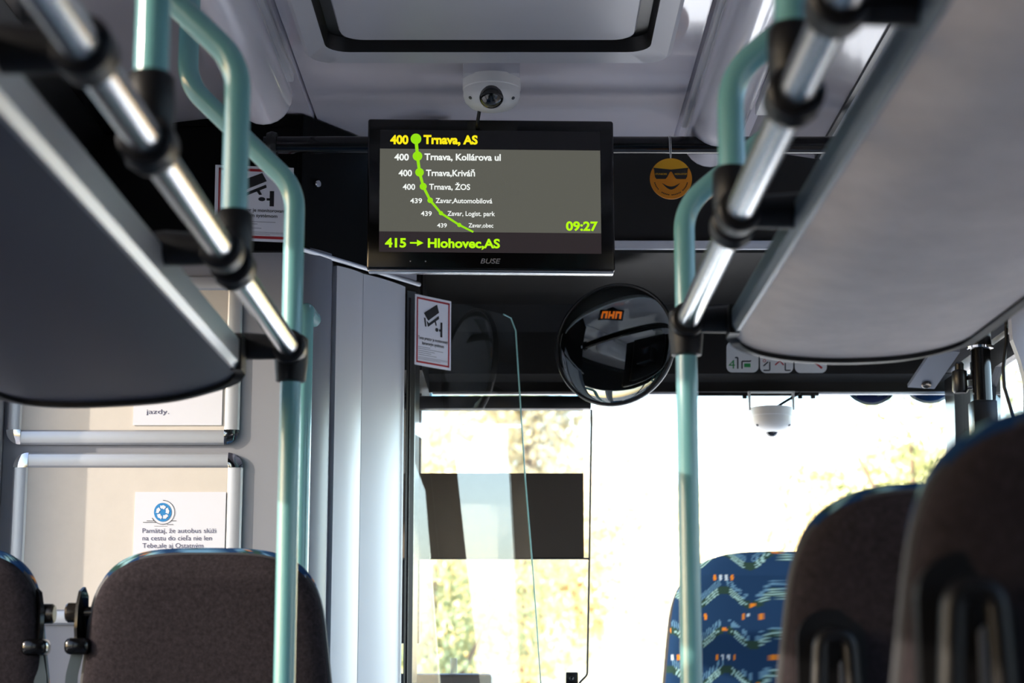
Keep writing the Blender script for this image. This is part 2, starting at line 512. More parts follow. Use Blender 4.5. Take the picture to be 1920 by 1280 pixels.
def cctv_notice(org, ux, uy, nrm, w, h, label, lines=True, split=.44):
    """org = lower left corner; (u, v) in units of w, h"""
    root = empty('camera_notice', org, label, 'notice', 'video surveillance notices')
    ux = Vector(ux).normalized() * w; uy = Vector(uy).normalized() * h; nrm = Vector(nrm).normalized()
    f = lambda off: frame_at(org, ux, uy, nrm, off)
    f0 = f(.0012); b = MB().prism([f0(0, 0), f0(1, 0), f0(1, 1), f0(0, 1)], -nrm * .0012)
    sh = b.build('sheet', M['paper'], root, smooth=False)
    g = f(.0018); k = w / h
    bw = .035
    r = merge(rect2(g, .045, .035, .955, .035 + bw * k), rect2(g, .045, .965 - bw * k, .955, .965), rect2(g, .045, .035, .045 + bw, .965), rect2(g, .955 - bw, .035, .955, .965))
    r.build('red_border', M['red'], sh, smooth=False)
    t = split
    Y = lambda q: t + (1 - t) * q      # picture zone above the text
    pic = merge(
        poly2(g, [(.24, Y(.56)), (.60, Y(.84)), (.66, Y(.64)), (.36, Y(.38))]),
        poly2(g, [(.31, Y(.38)), (.355, Y(.22)), (.66, Y(.48)), (.65, Y(.555)), (.38, Y(.32))]),
        poly2(g, [(.245, Y(.44)), (.285, Y(.44)), (.315, Y(.22)), (.275, Y(.22))]),
        poly2(g, [(.53, Y(.40)), (.57, Y(.41)), (.60, Y(.30)), (.565, Y(.29))]),
        disc2(g, .60, Y(.19), .05 * (1 - t), ru=.045),
        rect2(g, .66, Y(.16), .71, Y(.22)), rect2(g, .70, Y(.02), .755, Y(.40)))
    pic.build('pictogram', M['ink'], sh, smooth=False)
    tx = merge(text_mesh('Tento priestor je monitorovaný', .09, .91, t - .045, .047, g, bold=.014),
               text_mesh('kamerovým systémom', .20, .80, t - .115, .047, g, bold=.014))
    tx.build('lettering', M['ink'], sh, smooth=False)
    sm = MB()
    for (v, a, c) in ((t - .18, .09, .42), (t - .205, .09, .78), (t - .235, .09, .55), (t - .262, .09, .45), (t - .29, .09, .60)):
        q = rect2(g, a, v, c, v + .006); sm.add(q.v, q.f)
    for i in range(3):
        q = rect2(g, .09, .12 - i * .016, .91 - .2 * (i == 2), .124 - i * .016); sm.add(q.v, q.f)
    sm.build('small_print', M['greyink'], sh, smooth=False)
    return root
a = P(401, 449, PY - .027); b = P(549, 455, PY - .027); c = P(404, 309, PY - .027)
cctv_notice(a, b - a, c - a, (0, -1, 0), (b - a).length, (c - a).length, 'white surveillance notice with red border stuck on the black overhead cabinet door', split=.46)

# ================================================================== CAB DOOR (glass, ajar along the aisle)
GA = (P(775, 600, 4.885).x, 4.885); GB = (P(945, 600, 5.15).x, 5.15)
gd = Vector((GB[0] - GA[0], GB[1] - GA[1], 0)).normalized(); gn = Vector((gd.y, -gd.x, 0))
door = empty('cab_door', (GA[0], GA[1], 0), 'clear glass driver cab door with slanted free edge beside the silver column', 'door')
post0 = P(762, 700, 4.865); post1 = P(778, 700, 4.885)
MB().prism([Vector((post0.x, post0.y, .1)), Vector((post1.x, post1.y, .1)), Vector((post1.x + .01, post1.y + .05, .1)), Vector((post0.x, post0.y + .06, .1))], (0, 0, P(770, 545, 4.87).z - .1)).build('hinge_post', M['black'], door, smooth=False)
MB().tube([Vector((post0.x + .008, post0.y - .004, .1)), Vector((post0.x + .008, post0.y - .004, P(768, 560, 4.87).z))], .0035, 10).build('seal', M['rubber'], door)
gpts = [PW(775, 548, GA, GB), PW(944, 589, GA, GB), PW(958, 596, GA, GB), PW(967, 620, GA, GB), PW(972, 700, GA, GB), PW(985, 900, GA, GB), PW(1000, 1080, GA, GB), PW(1014, 1280, GA, GB)]
zlow = .25
last = gpts[-1]; gpts += [Vector((last.x + .03 * gd.x, last.y + .03 * gd.y, zlow)), Vector((gpts[0].x, gpts[0].y, zlow))]
MB().sheet(gpts).build('glass_pane', M['doorglass'], door, smooth=False)
edge = MB().tube([p - gn * 0 for p in gpts[1:9]], .0022, 8)
edge.build('pane_edge', M['glassedge'], door)
a = PW(775, 683, GA, GB) + gn * .003; b = PW(843, 697, GA, GB) + gn * .003; c = PW(776, 551, GA, GB) + gn * .003
b.z = a.z
cctv_notice(a, b - a, Vector((0, 0, 1)), gn, (b - a).length, (c - a).length, 'white surveillance notice with red border stuck on the clear cab door glass')

# ================================================================== INFORMATION MONITOR
MY = 4.2
mc = P(920, 367, MY)
su = .5725 / 458; sv = .3615 / 283.5; roll = .0087
mon = empty('passenger_monitor', (mc.x, MY, mc.z), 'black flat monitor showing the bus route list under the ceiling', 'monitor')
def mfr(off):
    def f(px, py):
        py2 = py
        x = (px - 920) * su; z = -(py2 - 367) * sv
        return Vector((mc.x + x, MY - off, mc.z + z))
    return f
RM = Matrix.Rotation(0, 3, 'Y')
def mbox(px0, py0, px1, py1, d0, d1, bev):
    a = mfr(0)(px0, py0); b = mfr(0)(px1, py1)
    return MB().box(((a.x + b.x) / 2, MY - (d0 + d1) / 2, (a.z + b.z) / 2), (abs(b.x - a.x), abs(d1 - d0), abs(a.z - b.z)), bev, seg=3)
def mrot(mb):
    for v in mb.v:
        x = v.x - mc.x; z = v.z - mc.z
        v.x = mc.x + x + z * -0.004; v.z = mc.z + z - x * .0095
    return mb
hous = mrot(mbox(691, 224, 1149, 506, -.035, .004, .006)).build('housing', M['blackgloss'], mon)
mrot(mbox(694, 505, 1146, 510.5, -.025, .002, .002)).build('lower_rim', M['alu'], hous)
mrot(mbox(780, 240, 1060, 480, -.10, -.034, .01)).build('rear_bracket', M['black'], mon)
def cat_z(px, py): return py - (px - 920) * .0087   # undo the roll when reading the photo
f1 = mfr(.0046)
dbar = mrot(rect2(f1, 714, 474, 1124, 436)).build('destination_bar', emit('screen_footer', (46, 40, 42)), mon, smooth=False)
scr = mrot(rect2(f1, 714, 436, 1124, 281)).build('screen', emit('screen_body', (92, 92, 84)), mon, smooth=False)
hbar = mrot(rect2(f1, 714, 281, 1124, 245)).build('header_bar', emit('screen_header', (16, 16, 19)), mon, smooth=False)
rows = [('400', 733, 767, 'Trnava, AS', 795, 896, 262, 16.5), ('400', 741, 768, 'Trnava, Kollárova ul', 797, 939, 295, 12.5),
        ('400', 749, 774, 'Trnava,Kriváň', 800, 891, 325, 12), ('400', 757, 780, 'Trnava, ŽOS', 806, 882, 351, 11),
        ('439', 771, 793, 'Zavar,Automobilová', 818, 923, 377, 9.5), ('439', 791, 811, 'Zavar, Logist. park', 840, 928, 401, 9),
        ('439', 821, 839, 'Zavar,obec', 879, 925, 423, 8)]
f2 = mfr(.0052)
fm = lambda u, v: f2(u, v)
def stext(t, x0, x1, py, cap, bold=.02, shear=0):
    pyc = cat_z((x0 + x1) / 2, py)
    return text_mesh(t, x0, x1, 0, cap, lambda u, v: f2(u, pyc - v), bold=bold, shear=shear)
m_y, m_w, m_g = emit('text_yellow', (255, 236, 20)), emit('text_white', (244, 248, 244)), emit('text_green', (184, 252, 10))
for i, r in enumerate(rows):
    for nm, t, a, b in (('route_number', r[0], r[1], r[2]), ('stop_name', r[3], r[4], r[5])):
        mrot(stext(t, a, b, r[6], r[7], .042 if i == 0 else max(.016, .034 - .004 * i))).build(nm, m_w if i else m_y, scr if i else hbar, smooth=False)
mrot(stext('415', 725, 764, 455, 17, .034)).build('route_number', m_g, dbar, smooth=False)
mrot(stext('Hlohovec,AS', 804, 937, 456, 17, .034)).build('destination_name', m_g, dbar, smooth=False)
mrot(stext('09:27', 1059, 1118, 424, 17, .034)).build('clock', m_g, scr, smooth=False)
mrot(poly2(lambda u, v: f2(u, v), [(771, 455.5), (784, 455.5), (784, 451), (796, 457), (784, 463), (784, 458.5), (771, 458.5)])).build('arrow', m_g, dbar, smooth=False)
dots = [(781, 261, 10), (784, 293.5, 9), (788, 324, 8), (795, 350.5, 6.6), (808, 376.5, 5.2), (828, 400.5, 4), (862, 422.5, 4)]
dd = [(x, cat_z(x, y), r) for x, y, r in dots]
rl = line2(f2, [(x, y) for x, y, r in dd] + [(888, cat_z(888, 435.5))], 6.2, 3.6)
for x, y, r in dd:
    q = disc2(f2, x, y, r, 28); rl.add(q.v, q.f)
mrot(rl).build('route_line', emit('route_green', (150, 226, 20)), scr, smooth=False)
ft = mfr(.0048)
lg = text_mesh('BUSE', 901, 938, 0, 9.5, lambda u, v: ft(u, cat_z(920, 489) - v), bold=.012, shear=.25)
mrot(lg).build('maker_mark', mat('printed_grey', (150, 150, 152), .5), hous, smooth=False)
for sx_, sr_ in ((772, 1.2), (800, 1.4)): mrot(disc2(ft, sx_, 491, sr_)).build('status_light', M['alum'], hous, smooth=False)

# black crossbar behind the monitor
TY = 4.40; tz = P(920, 272, TY).z
MB_t = MB().tube([Vector((-.62, TY, tz)), Vector((1.24, TY, tz))], .0215, 24)
cross = empty('cross_rail', (.3, TY, tz), 'glossy black crossbar running behind the monitor under the ceiling', 'rail')
MB_t.build('bar', M['blackgloss'], cross)
for x in (-.60, 1.22):
    MB().lathe([(.030, -.012), (.034, 0), (.030, .012)], (x, TY, tz), (1, 0, 0), 24).build('end_collar', M['black'], cross)
MB().box((1.24, TY, tz), (.03, .09, .09), .006).build('wall_plate', M['black'], cross)
MB().box((mc.x, TY - .06, mc.z + .0), (.12, .14, .10), .01).build('monitor_clamp', M['black'], cross)

# ================================================================== DOME CAMERAS
def dome(c, r, label, up_block=True, lens_dir=(0, -.75, -.65), bracket=False):
    root = empty('dome_camera', c, label, 'camera')
    c = Vector(c)
    if up_block:
        MB().box(c + Vector((0, .01, -.016)), (r * 1.96, r * 1.96, .034), .004).build('mount_block', M['lightgrey'], root)
        z0 = -.03
    else: z0 = 0
    MB().lathe([(0, z0), (r, z0), (r * 1.01, z0 - .012), (r * 1.01, z0 - .024), (r * .985, z0 - .026), (r * .985, z0 - .028), (r * .985, z0 - .040),
                (r * .93, z0 - .052), (r * .74, z0 - .064), (r * .45, z0 - .071), (0, z0 - .073)], c, (0, 0, 1), 48).build('shell', M['white'], root); shell = root.children[-1]
    ld_ = Vector(lens_dir).normalized(); lr_ = .030 if up_block else .020; lq = lr_ / .030
    lc = c + Vector((0, -r * .60, z0 - .050)) if up_block else c + Vector((0, 0, z0 - .066))
    MB().lathe([(lr_ * math.cos(a), lr_ * math.sin(a)) for a in [k * PI / 2 / 10 for k in range(11)]], lc, ld_, 32).build('lens_dome', M['lens'], root); ldm = root.children[-1]
    MB().lathe([(.033 * lq, -.004), (.034 * lq, .0), (.031 * lq, .003), (.030 * lq, .003)], lc, ld_, 32).build('lens_ring', M['lightgrey'], ldm)
    for a in (.6, 2.5):
        MB().lathe([(.004, 0), (.004, .002), (0, .002)], c + Vector((r * .9 * math.cos(-a), r * .9 * math.sin(-a), z0 - .054)), (math.cos(-a), math.sin(-a), -1), 10).build('screw', M['darkgrey'], shell)
    return root
dc = PZ(922, 126, CZ); dc.z = CZ
d1 = dome(dc, .066, 'white dome camera on the ceiling behind the roof hatch, above the monitor')
k0 = P(897, 203, dc.y + .03)
MB().tube(fillet([dc + Vector((-.028, .02, -.095)), dc + Vector((-.034, .05, -.12)), Vector((P(896, 228, 4.2).x, 4.235, P(896, 240, 4.2).z))], .03), .0042, 10).build('cable', M['rubber'], d1)
w0 = P(1446, 765, 5.40)
d2 = dome((w0.x, 5.40, w0.z), .0635, 'small white dome camera hanging under the windscreen header', up_block=False, lens_dir=(0, -.35, -1))
for s in (-1, 1):
    MB().box((w0.x + s * .064, 5.40, w0.z + .02), (.006, .03, .055), .001).build('hanger', M['white'], d2)
MB().box((w0.x, 5.40, w0.z + .046), (.136, .03, .004)).build('bracket_plate', M['white'], d2)
MB().tube(fillet([w0 + Vector((.01, 0, .0)), w0 + Vector((.04, -.01, .018)), w0 + Vector((.085, 0, .045))], .02), .004, 10).build('cable', M['rubber'], d2)
ch = empty('cable_channel', (w0.x, 5.41, zB - .01), 'thin black cable strip with clips along the windscreen top edge', 'cable strip')
xa, xb = P(1305, 740, 5.41).x, P(1535, 740, 5.41).x
MB().box(((xa + xb) / 2, 5.412, zB - .0105), (xb - xa, .012, .010), .001).build('strip', M['black'], ch)
for px in (1396, 1500, 1524):
    q = P(px, 746, 5.41); MB().box((q.x, 5.408, zB - .018), (.013, .012, .013), .002).build('clip', M['black'], ch)

# ================================================================== ROOF HATCH
hx0, hx1 = -.468, .338; hyF = PZ(900, 121, 2.545).y; hz = 2.545
hatch = empty('roof_hatch', ((hx0 + hx1) / 2, hyF - .45, CZ), 'grey square roof hatch with a raised rim in the ceiling', 'hatch')
def rring(w, h, r, w2, h2, r2, cx, cy, zo, zi):
    o_ = [(cx + x, cy + y, zo) for x, y in rrect(w, h, r)]; i_ = [(cx + x, cy + y, zi) for x, y in rrect(w2, h2, r2)]
    return o_, i_
hcx = (hx0 + hx1) / 2; hw = hx1 - hx0; hl = .95; hcy = hyF - hl / 2
yF2 = PZ(900, 97, 2.55).y; yL = PZ(900, 76, hz + .012).y; yB = hyF - hl
def hloop(w, yb, yf, r, z): return [(hcx + x, (yb + yf) / 2 + y, z) for x, y in rrect(w, yf - yb, r)]
loops = [hloop(hw + .01, yB - .01, hyF + .01, .06, CZ + .004), hloop(hw, yB, hyF, .055, hz + .008), hloop(hw - .02, yB + .01, hyF - .01, .05, hz),
         hloop(hw - .10, yB + .08, yF2, .05, hz + .004), hloop(hw - .115, yB + .09, yF2 - .008, .05, hz + .034)]
n = len(loops[0]); vs = [p for L in loops for p in L]
fs = [(i * n + k, i * n + (k + 1) % n, (i + 1) * n + (k + 1) % n, (i + 1) * n + k) for i in range(3) for k in range(n)]
MB().add(vs[:4 * n], fs).build('frame', M['grey'], hatch, angle=40)
MB().add(vs[3 * n:], [(k, (k + 1) % n, n + (k + 1) % n, n + k) for k in range(n)]).build('dark_gap_wall', M['rubber'], hatch, angle=40)  # inner wall coloured black to give the shade in the gap round the lid
MB().prism(hloop(hw - .105, yB + .08, yF2 - .002, .05, hz + .035), (0, 0, .006)).build('gap', M['black'], hatch, smooth=False)  # black plate above the gap, its darkness put into the colour
lw = hw - .172
ll = [hloop(lw, yB + .12, yL, .05, hz + .034), hloop(lw, yB + .12, yL, .05, hz + .018), hloop(lw - .008, yB + .124, yL - .004, .046, hz + .012), hloop(lw - .06, yB + .15, yL - .03, .04, hz + .009), hloop(lw - .2, yB + .22, yL - .10, .03, hz + .007)]
vs = [p for L in ll for p in L]
fs = [(i * n + k, i * n + (k + 1) % n, (i + 1) * n + (k + 1) % n, (i + 1) * n + k) for i in range(4) for k in range(n)] + [tuple(range(4 * n, 5 * n))]
MB().add(vs, fs).build('lid', M['grey'], hatch, angle=40)
MB().tube(fillet([(hcx - .12, hcy - .25, hz + .01), (hcx - .12, hcy - .25, hz - .03), (hcx + .12, hcy - .25, hz - .03), (hcx + .12, hcy - .25, hz + .01)], .02), .009, 12).build('handle', M['black'], hatch)

# ================================================================== LIGHT CHANNELS
def channel(x, yend, label, r=.068):
    root = empty('light_channel', (x, yend - 2, CZ), label, 'ceiling light', 'light channels along the ceiling')
    zc = CZ - .045
    mb = MB(); n = 24
    path = [Vector((x, -4.0, zc)), Vector((x, yend - r, zc))]
    rr = [r, r]
    for k in range(1, 9):
        a = k / 8 * PI / 2
        path.append(Vector((x, yend - r + r * math.sin(a), zc))); rr.append(max(r * math.cos(a), .001))
    mb.tube(path, rr, n)
    mb.build('cover', M['lampcover'], root, angle=60)
    MB().box((x, (yend - .1 - 4) / 2, CZ - .012), (.15, yend + 3.9, .022), .004).build('base_rail', M['lightgrey'], root)
    return root
lz = CZ - .045 - .068
channel(-.595, PZ(510, 240, lz + .01).y, 'rounded pale light channel on the ceiling beside the black cabinet')
channel(.487, PZ(1335, 318, lz + .01).y, 'rounded pale light channel on the ceiling above the smiley air freshener')
# bright strip beside the far channel
lstrip = MB().box((.585, -.1 + .2, CZ - .045), (.034, 8.4, .03), .004)
tag(lstrip.build('light_strip', M['white']), 'narrow white strip along the ceiling outside the light channel over the aisle seats', 'ceiling strip')

# ================================================================== GRAB RAILS, POLES, RACKS
RXL, RZL = P(545, 655, 2.95).x, P(545, 655, 2.95).z
RXR, RZR = P(1287, 605, 2.90).x, P(1287, 605, 2.90).z
RR = .018; PR = .017
YL, YR = 2.96, 2.91
def ring(c, axis, r0, r1, h, bev=.004):
    return MB().lathe([(r0, -h / 2), (r1 - bev, -h / 2), (r1, -h / 2 + bev), (r1, h / 2 - bev), (r1 - bev, h / 2), (r0, h / 2), (r0, -h / 2)], c, axis, 32)
def handrail(name_label, x, z, yend, arms, side, xrack):
    root = empty('handrail', (x, 1.5, z), name_label, 'handrail', 'aluminium handrails under the luggage racks')
    MB().tube([Vector((x, -1.2, z)), Vector((x, yend, z))], RR, 28).build('tube', M['alu'], root)
    MB().lathe([(RR + .001, -.02), (RR + .006, -.012), (RR + .006, .008), (RR + .001, .016), (0, .018)], (x, yend, z), (0, 1, 0), 28).build('end_cap', M['rubber'], root)
    for y in arms:
        cl = ring((x, y, z), (0, 1, 0), RR * .98, RR + .009, .040).build('clamp', M['rubber'], root)
        s = side
        arm = MB().tube([Vector((x + s * .012, y, z)), Vector((x + s * .045, y, z + .001)), Vector((x + s * .070, y, z + .002)), Vector((x + s * .085, y, z + .003))], [.019, .021, .022, .019], 20).build('arm', M['rubber'], root)
        MB().tube([Vector((x + s * .08, y, z + .003)), Vector((xrack + s * .015, y, z + .004))], .013, 16).build('arm_rod', M['black'], arm)
    return root
XRL, XRR = -.437, .333
def arm_y(py, z):
    r = ray(CX, py); return (z - CAMZ) / (r.z / r.y)
handrail('aluminium handrail beneath the dark luggage rack over the window seats', RXL, RZL, YL - .005, [arm_y(95, RZL), arm_y(468, RZL), YL - .03, .75], -1, XRL)
handrail('aluminium handrail beneath the pale grey luggage rack over the aisle seats', RXR, RZR, YR - .005, [arm_y(5, RZR), arm_y(398, RZR), YR - .03, .7], 1, XRR)

def pole(pts, zr, to_floor, label, y, x):
    root = empty('grab_pole', (x, y, 0 if to_floor else zr), label, 'grab pole', 'mint green grab poles')
    MB().tube(fillet(pts, .09, 10), PR, 28).build('tube', M['green'], root)
    sl = [(PR, -.03), (PR + .006, -.028), (PR + .008, 0), (PR + .008, .05), (PR + .005, .062), (PR, .064)]
    if to_floor:
        MB().lathe([(PR, -.052), (PR + .007, -.050), (PR + .010, -.02), (PR + .010, .018), (PR + .004, .024), (PR, .024)], (x, y, zr), (0, 0, 1), 28).build('clamp', M['rubber'], root)
        MB().lathe([(.045, 0), (.045, .006), (.03, .012), (PR, .014)], (x, y, 0), (0, 0, 1), 28).build('floor_flange', M['black'], root)
    else:
        b = MB().lathe([(PR * .9, .072), (PR + .003, .072), (PR + .007, .066), (PR + .008, .04), (PR + .007, -.004), (PR + .004, -.022), (.006, -.032)], (x, y, zr), (0, 0, 1), 28)
        clp = b.build('clamp', M['rubber'], root)
        ring((x, y, zr), (0, 1, 0), RR * .98, RR + .010, .045).build('clamp_ring', M['rubber'], clp)
    MB().lathe([(PR, -.014), (.032, -.012), (.034, -.002), (.034, .004)], (pts[0][0], pts[0][1], CZ - .006 if abs(pts[0][0]) < .9 else 2.55), (0, 0, 1), 28).build('ceiling_flange', M['black'], root)
    return root
def bent(xc, x, y, zup, zlo, zend):
    return [(xc, y, CZ), (xc, y, zup), (x, y, zlo), (x, y, zend)]
XCL = P(354, 90, YL).x; zup = P(360, 158, YL).z; zlo = P(536, 352, YL).z
y2 = PX(442, 300, RXL).y; y1 = PX(285, 100, RXL).y
pole(bent(XCL, RXL, YL, zup, zlo, 0.0), RZL, True, 'mint green floor-length grab pole beside the felt seat, under the dark rack end', YL, RXL)
pole(bent(XCL, RXL, y2, zup, zlo, RZL + .02), RZL, False, 'mint green bent pole in front of the cabinet notice, second from the rack end', y2, RXL)
pole(bent(XCL, RXL, y1, zup, zlo, RZL + .02), RZL, False, 'thick blurred mint green pole nearest the camera on the dark rack side', y1, RXL)
XCR = RXR - (XCL - RXL); zupR = P(1461, 178, YR).z; zloR = P(1283, 387, YR).z
y2r = PX(1372, 300, RXR).y; y1r = arm_y(180, RZR)
zl2 = PX(1373, 112, RXR).z
pole(bent(XCR, RXR, YR, zloR + .155, zloR, 0.0), RZR, True, 'mint green floor-length grab pole beside the blue patterned seat, under the pale rack end', YR, RXR)
pole(bent(XCR, RXR, y2r, zloR + .155, zloR, RZR + .02), RZR, False, 'mint green bent pole next to the smiley air freshener, ending on the handrail', y2r, RXR)
pole(bent(XCR, RXR, y1r, zloR + .155, zloR, RZR + .02), RZR, False, 'blurred mint green pole nearest the camera on the pale rack side', y1r, RXR)

# short inverted handrail on the cab column
hp = P(569, 700, 4.40)
hpt = P(569, 563, 4.40).z
short = empty('short_grab_rail', (hp.x, 4.40, .3), 'short mint green grab rail curving into the grey cab column', 'grab rail')
MB().tube(fillet([(hp.x, 4.40, .3), (hp.x, 4.40, hpt - .021), (hp.x + .004, 4.53, hpt - .021)], .04), .0215, 28).build('tube', M['green'], short)
MB().tube(fillet([(hp.x, 4.40, .34), (hp.x + .002, 4.46, .30), (hp.x + .004, 4.53, .30)], .05), .0205, 20).build('lower_foot', M['green'], short)

# luggage racks
def rack(x0, x1, pts, ylast, ystart, label, m, edge_h, edge_m, group='overhead luggage racks'):
    """pts: (x, z) of the underside from the aisle edge outwards"""
    s = 1 if x1 > x0 else -1
    root = empty('luggage_rack', ((x0 + x1) / 2, 1.0, pts[0][1]), label, 'luggage rack', group)
    R = .045
    def yend(x):
        d0 = abs(x - x0); d1 = abs(x1 - x); e = 0
        for d in (d0, d1):
            if d < R: e = max(e, R - math.sqrt(max(0, R * R - (R - d) ** 2)))
        return ylast - e
    def zu(x):
        for (a, za), (b, zb) in zip(pts, pts[1:]):
            if (a - x) * (b - x) <= 1e-9:
                t = (x - a) / (b - a); return za + (zb - za) * t
        return pts[-1][1]
    # smooth the underside profile
    import bisect
    N = 40; xs = [x0 + (x1 - x0) * (1 - math.cos(PI * k / N)) / 2 for k in range(N + 1)]
    raw = [zu(x) for x in xs]
    for _ in range(14): raw = [raw[0]] + [(raw[i - 1] + 2 * raw[i] + raw[i + 1]) / 4 for i in range(1, N)] + [raw[-1]]
    mb = MB(); vs = []; fs = []
    ny = 2
    T = .022
    for k, x in enumerate(xs):
        ye = yend(x)
        vs += [(x, ystart, raw[k]), (x, ye, raw[k]), (x, ye, raw[k] + T), (x, ystart, raw[k] + T)]
    for k in range(N):
        a, b = 4 * k, 4 * k + 4
        fs += [(a, a + 1, b + 1, b), (a + 1, a + 2, b + 2, b + 1), (a + 2, a + 3, b + 3, b + 2)]
    mb.add(vs, fs); mb.build('shelf', m, root, angle=50)
    # aluminium edge profile
    p = [(x0 - s * .004, pts[0][1] - .002), (x0 - s * .010, pts[0][1] + .008), (x0 - s * .010, pts[0][1] + edge_h - .006), (x0 - s * .005, pts[0][1] + edge_h), (x0 + s * .01, pts[0][1] + edge_h), (x0 + s * .012, pts[0][1] - .001)]
    MB().prism([(x, ystart, z) for x, z in p], (0, ylast - R * .55 - ystart, 0)).build('edge_profile', edge_m, root, angle=30)
    # rubber end trim following the front edge
    path = [Vector((x, yend(x) + .003, raw[k] + .008)) for k, x in enumerate(xs)]
    path = [Vector((x0 - s * .006, ylast - R - .05, raw[0] + .012))] + [Vector((x0 - s * .006, ylast - R, raw[0] + .012))] + path[1:] + [Vector((x1 + s * .004, ylast - R - .01, raw[-1] + .01)), Vector((x1 + s * .004, ystart + .2, raw[-1] + .01))]
    mb = MB(); hh = .016; tt = .008; ww = []
    for i, q in enumerate(path):
        t = (path[min(i + 1, len(path) - 1)] - path[max(i - 1, 0)]); t.z = 0; t.normalize()
        nn = Vector((t.y, -t.x, 0)) * (1 if s < 0 else -1) * -1
        up = .030 if i > 2 and i < len(path) - 3 else edge_h - .008
        ww += [q - nn * tt + Vector((0, 0, -hh)), q + nn * tt + Vector((0, 0, -hh)), q + nn * tt + Vector((0, 0, up)), q - nn * tt + Vector((0, 0, up))]
    fs = []
    for i in range(len(path) - 1):
        for k in range(4): fs.append((4 * i + k, 4 * i + (k + 1) % 4, 4 * i + 4 + (k + 1) % 4, 4 * i + 4 + k))
    fs += [(0, 1, 2, 3), tuple(4 * (len(path) - 1) + k for k in range(4))]
    mb.add(ww, fs); mb.build('end_trim', M['rubber'], root, angle=40)
    # back rail on the outer side
    MB().tube([Vector((x1 + s * .0, ystart, raw[-1] + .09)), Vector((x1 + s * .0, ylast - .1, raw[-1] + .09))], .012, 14).build('back_rail', M['black'], root)
    for y in (0.3, 1.3, 2.4):
        MB().box(((x1 + s * 1.25 if False else (x1 + (WL if s < 0 else WR)) / 2), y, raw[-1] + .05), (abs((WL if s < 0 else WR) - x1) + .02, .03, .05), .004).build('wall_bracket', M['black'], root)
    return root
M['rackedge'] = mat('rack_edge_profile', (196, 200, 204), .35, metal=.6)
l0 = P(452, 706, 2.96)
rack(l0.x, P(4, 742, 2.96).x, [(l0.x, l0.z), (P(330, 748, 2.96).x, P(330, 745, 2.96).z), (P(150, 758, 2.96).x, P(150, 756, 2.96).z), (P(60, 752, 2.96).x, P(60, 752, 2.96).z), (P(4, 742, 2.96).x, P(4, 740, 2.96).z)],
     2.96, -1.0, 'dark grey luggage rack above the two felt-backed seats, black front edge', M['rackL'], .050, M['rackedge'])
r0 = P(1372, 640, 2.93)
rack(r0.x, P(1810, 645, 2.93).x, [(r0.x, r0.z), (P(1450, 668, 2.93).x, P(1450, 666, 2.93).z), (P(1560, 674, 2.93).x, P(1560, 674, 2.93).z), (P(1700, 668, 2.93).x, P(1700, 668, 2.93).z), (P(1810, 640, 2.93).x, P(1810, 640, 2.93).z)],
     2.93, -1.0, 'pale grey luggage rack above the blue patterned seat, black front edge', M['rackR'], .038, mat('rack_edge_slate', (96, 110, 120), .4, metal=.3))

# ================================================================== POSTER FRAMES ON THE PARTITION
FY = PY - .001
def pframe(px0, px1, py0, py1, label):
    a = P(px0, py1, FY); b = P(px1, py0, FY)
    root = empty('poster_frame', ((a.x + b.x) / 2, FY, a.z), label, 'picture frame', 'snap poster frames on the driver partition')
    w = P(40, 900, FY).x - P(12, 900, FY).x; d = .012
    x0, x1, z0, z1 = a.x, b.x, a.z, b.z
    MB().box(((x0 + x1) / 2, FY - .003, (z0 + z1) / 2), (x1 - x0 - w, .005, z1 - z0 - w)).build('backing', M['cream'], root, smooth=False)
    def rail(p, q):
        p = Vector(p); q = Vector(q); t = (q - p).normalized(); nx = Vector((0, 1, 0)).cross(t)
        pr = [(-.5, 0), (-.5, .006), (-.38, .010), (0, .0125), (.38, .010), (.5, .006), (.5, 0)]
        return MB().prism([p + nx * (u * w) + Vector((0, -1, 0)) * v for u, v in pr], q - p)
    h = w / 2
    for (p, q) in (((x0 + w, FY, z0 + h), (x1 - w, FY, z0 + h)), ((x0 + w, FY, z1 - h), (x1 - w, FY, z1 - h)), ((x0 + h, FY, z0 + w), (x0 + h, FY, z1 - w)), ((x1 - h, FY, z0 + w), (x1 - h, FY, z1 - w))):
        rail(p, q).build('rail', M['alum'], root, angle=30)
    for (cx, cz, a0) in ((x0 + w, z0 + w, 180), (x1 - w, z0 + w, 270), (x1 - w, z1 - w, 0), (x0 + w, z1 - w, 90)):
        pts = [Vector((cx, FY - .0, cz))] + [Vector((cx + w * math.cos(math.radians(a0 + 90 * k / 10)), FY, cz + w * math.sin(math.radians(a0 + 90 * k / 10)))) for k in range(11)]
        n = len(pts); vs = pts + [p + Vector((0, -.009 if i else -.012, 0)) for i, p in enumerate(pts)]
        mid_ = [p + (pts[0] - p) * .5 + Vector((0, -.0145, 0)) for p in pts[1:]]
        mb = MB(); vs2 = vs + mid_
        fs = [(i, i + 1, n + i + 1, n + i) for i in range(1, n - 1)]
        fs += [(n + i, n + i + 1, 2 * n + i, 2 * n + i - 1) for i in range(1, n - 1)]
        fs += [(2 * n + i - 1, 2 * n + i, n) for i in range(1, n - 1)]
        fs += [(0, 1, n + 1, 2 * n, n), (0, n, 3 * n - 2, 2 * n - 1, n - 1)]
        mb.add(vs2, fs).build('corner', M['chrome'], root, angle=30)
    return root
pframe(12, 457, 518, 834, 'upper aluminium snap frame with cream backing, partly behind the dark luggage rack')
pframe(12, 457, 849, 1171, 'lower aluminium snap frame with cream backing, behind the two felt-backed seats')

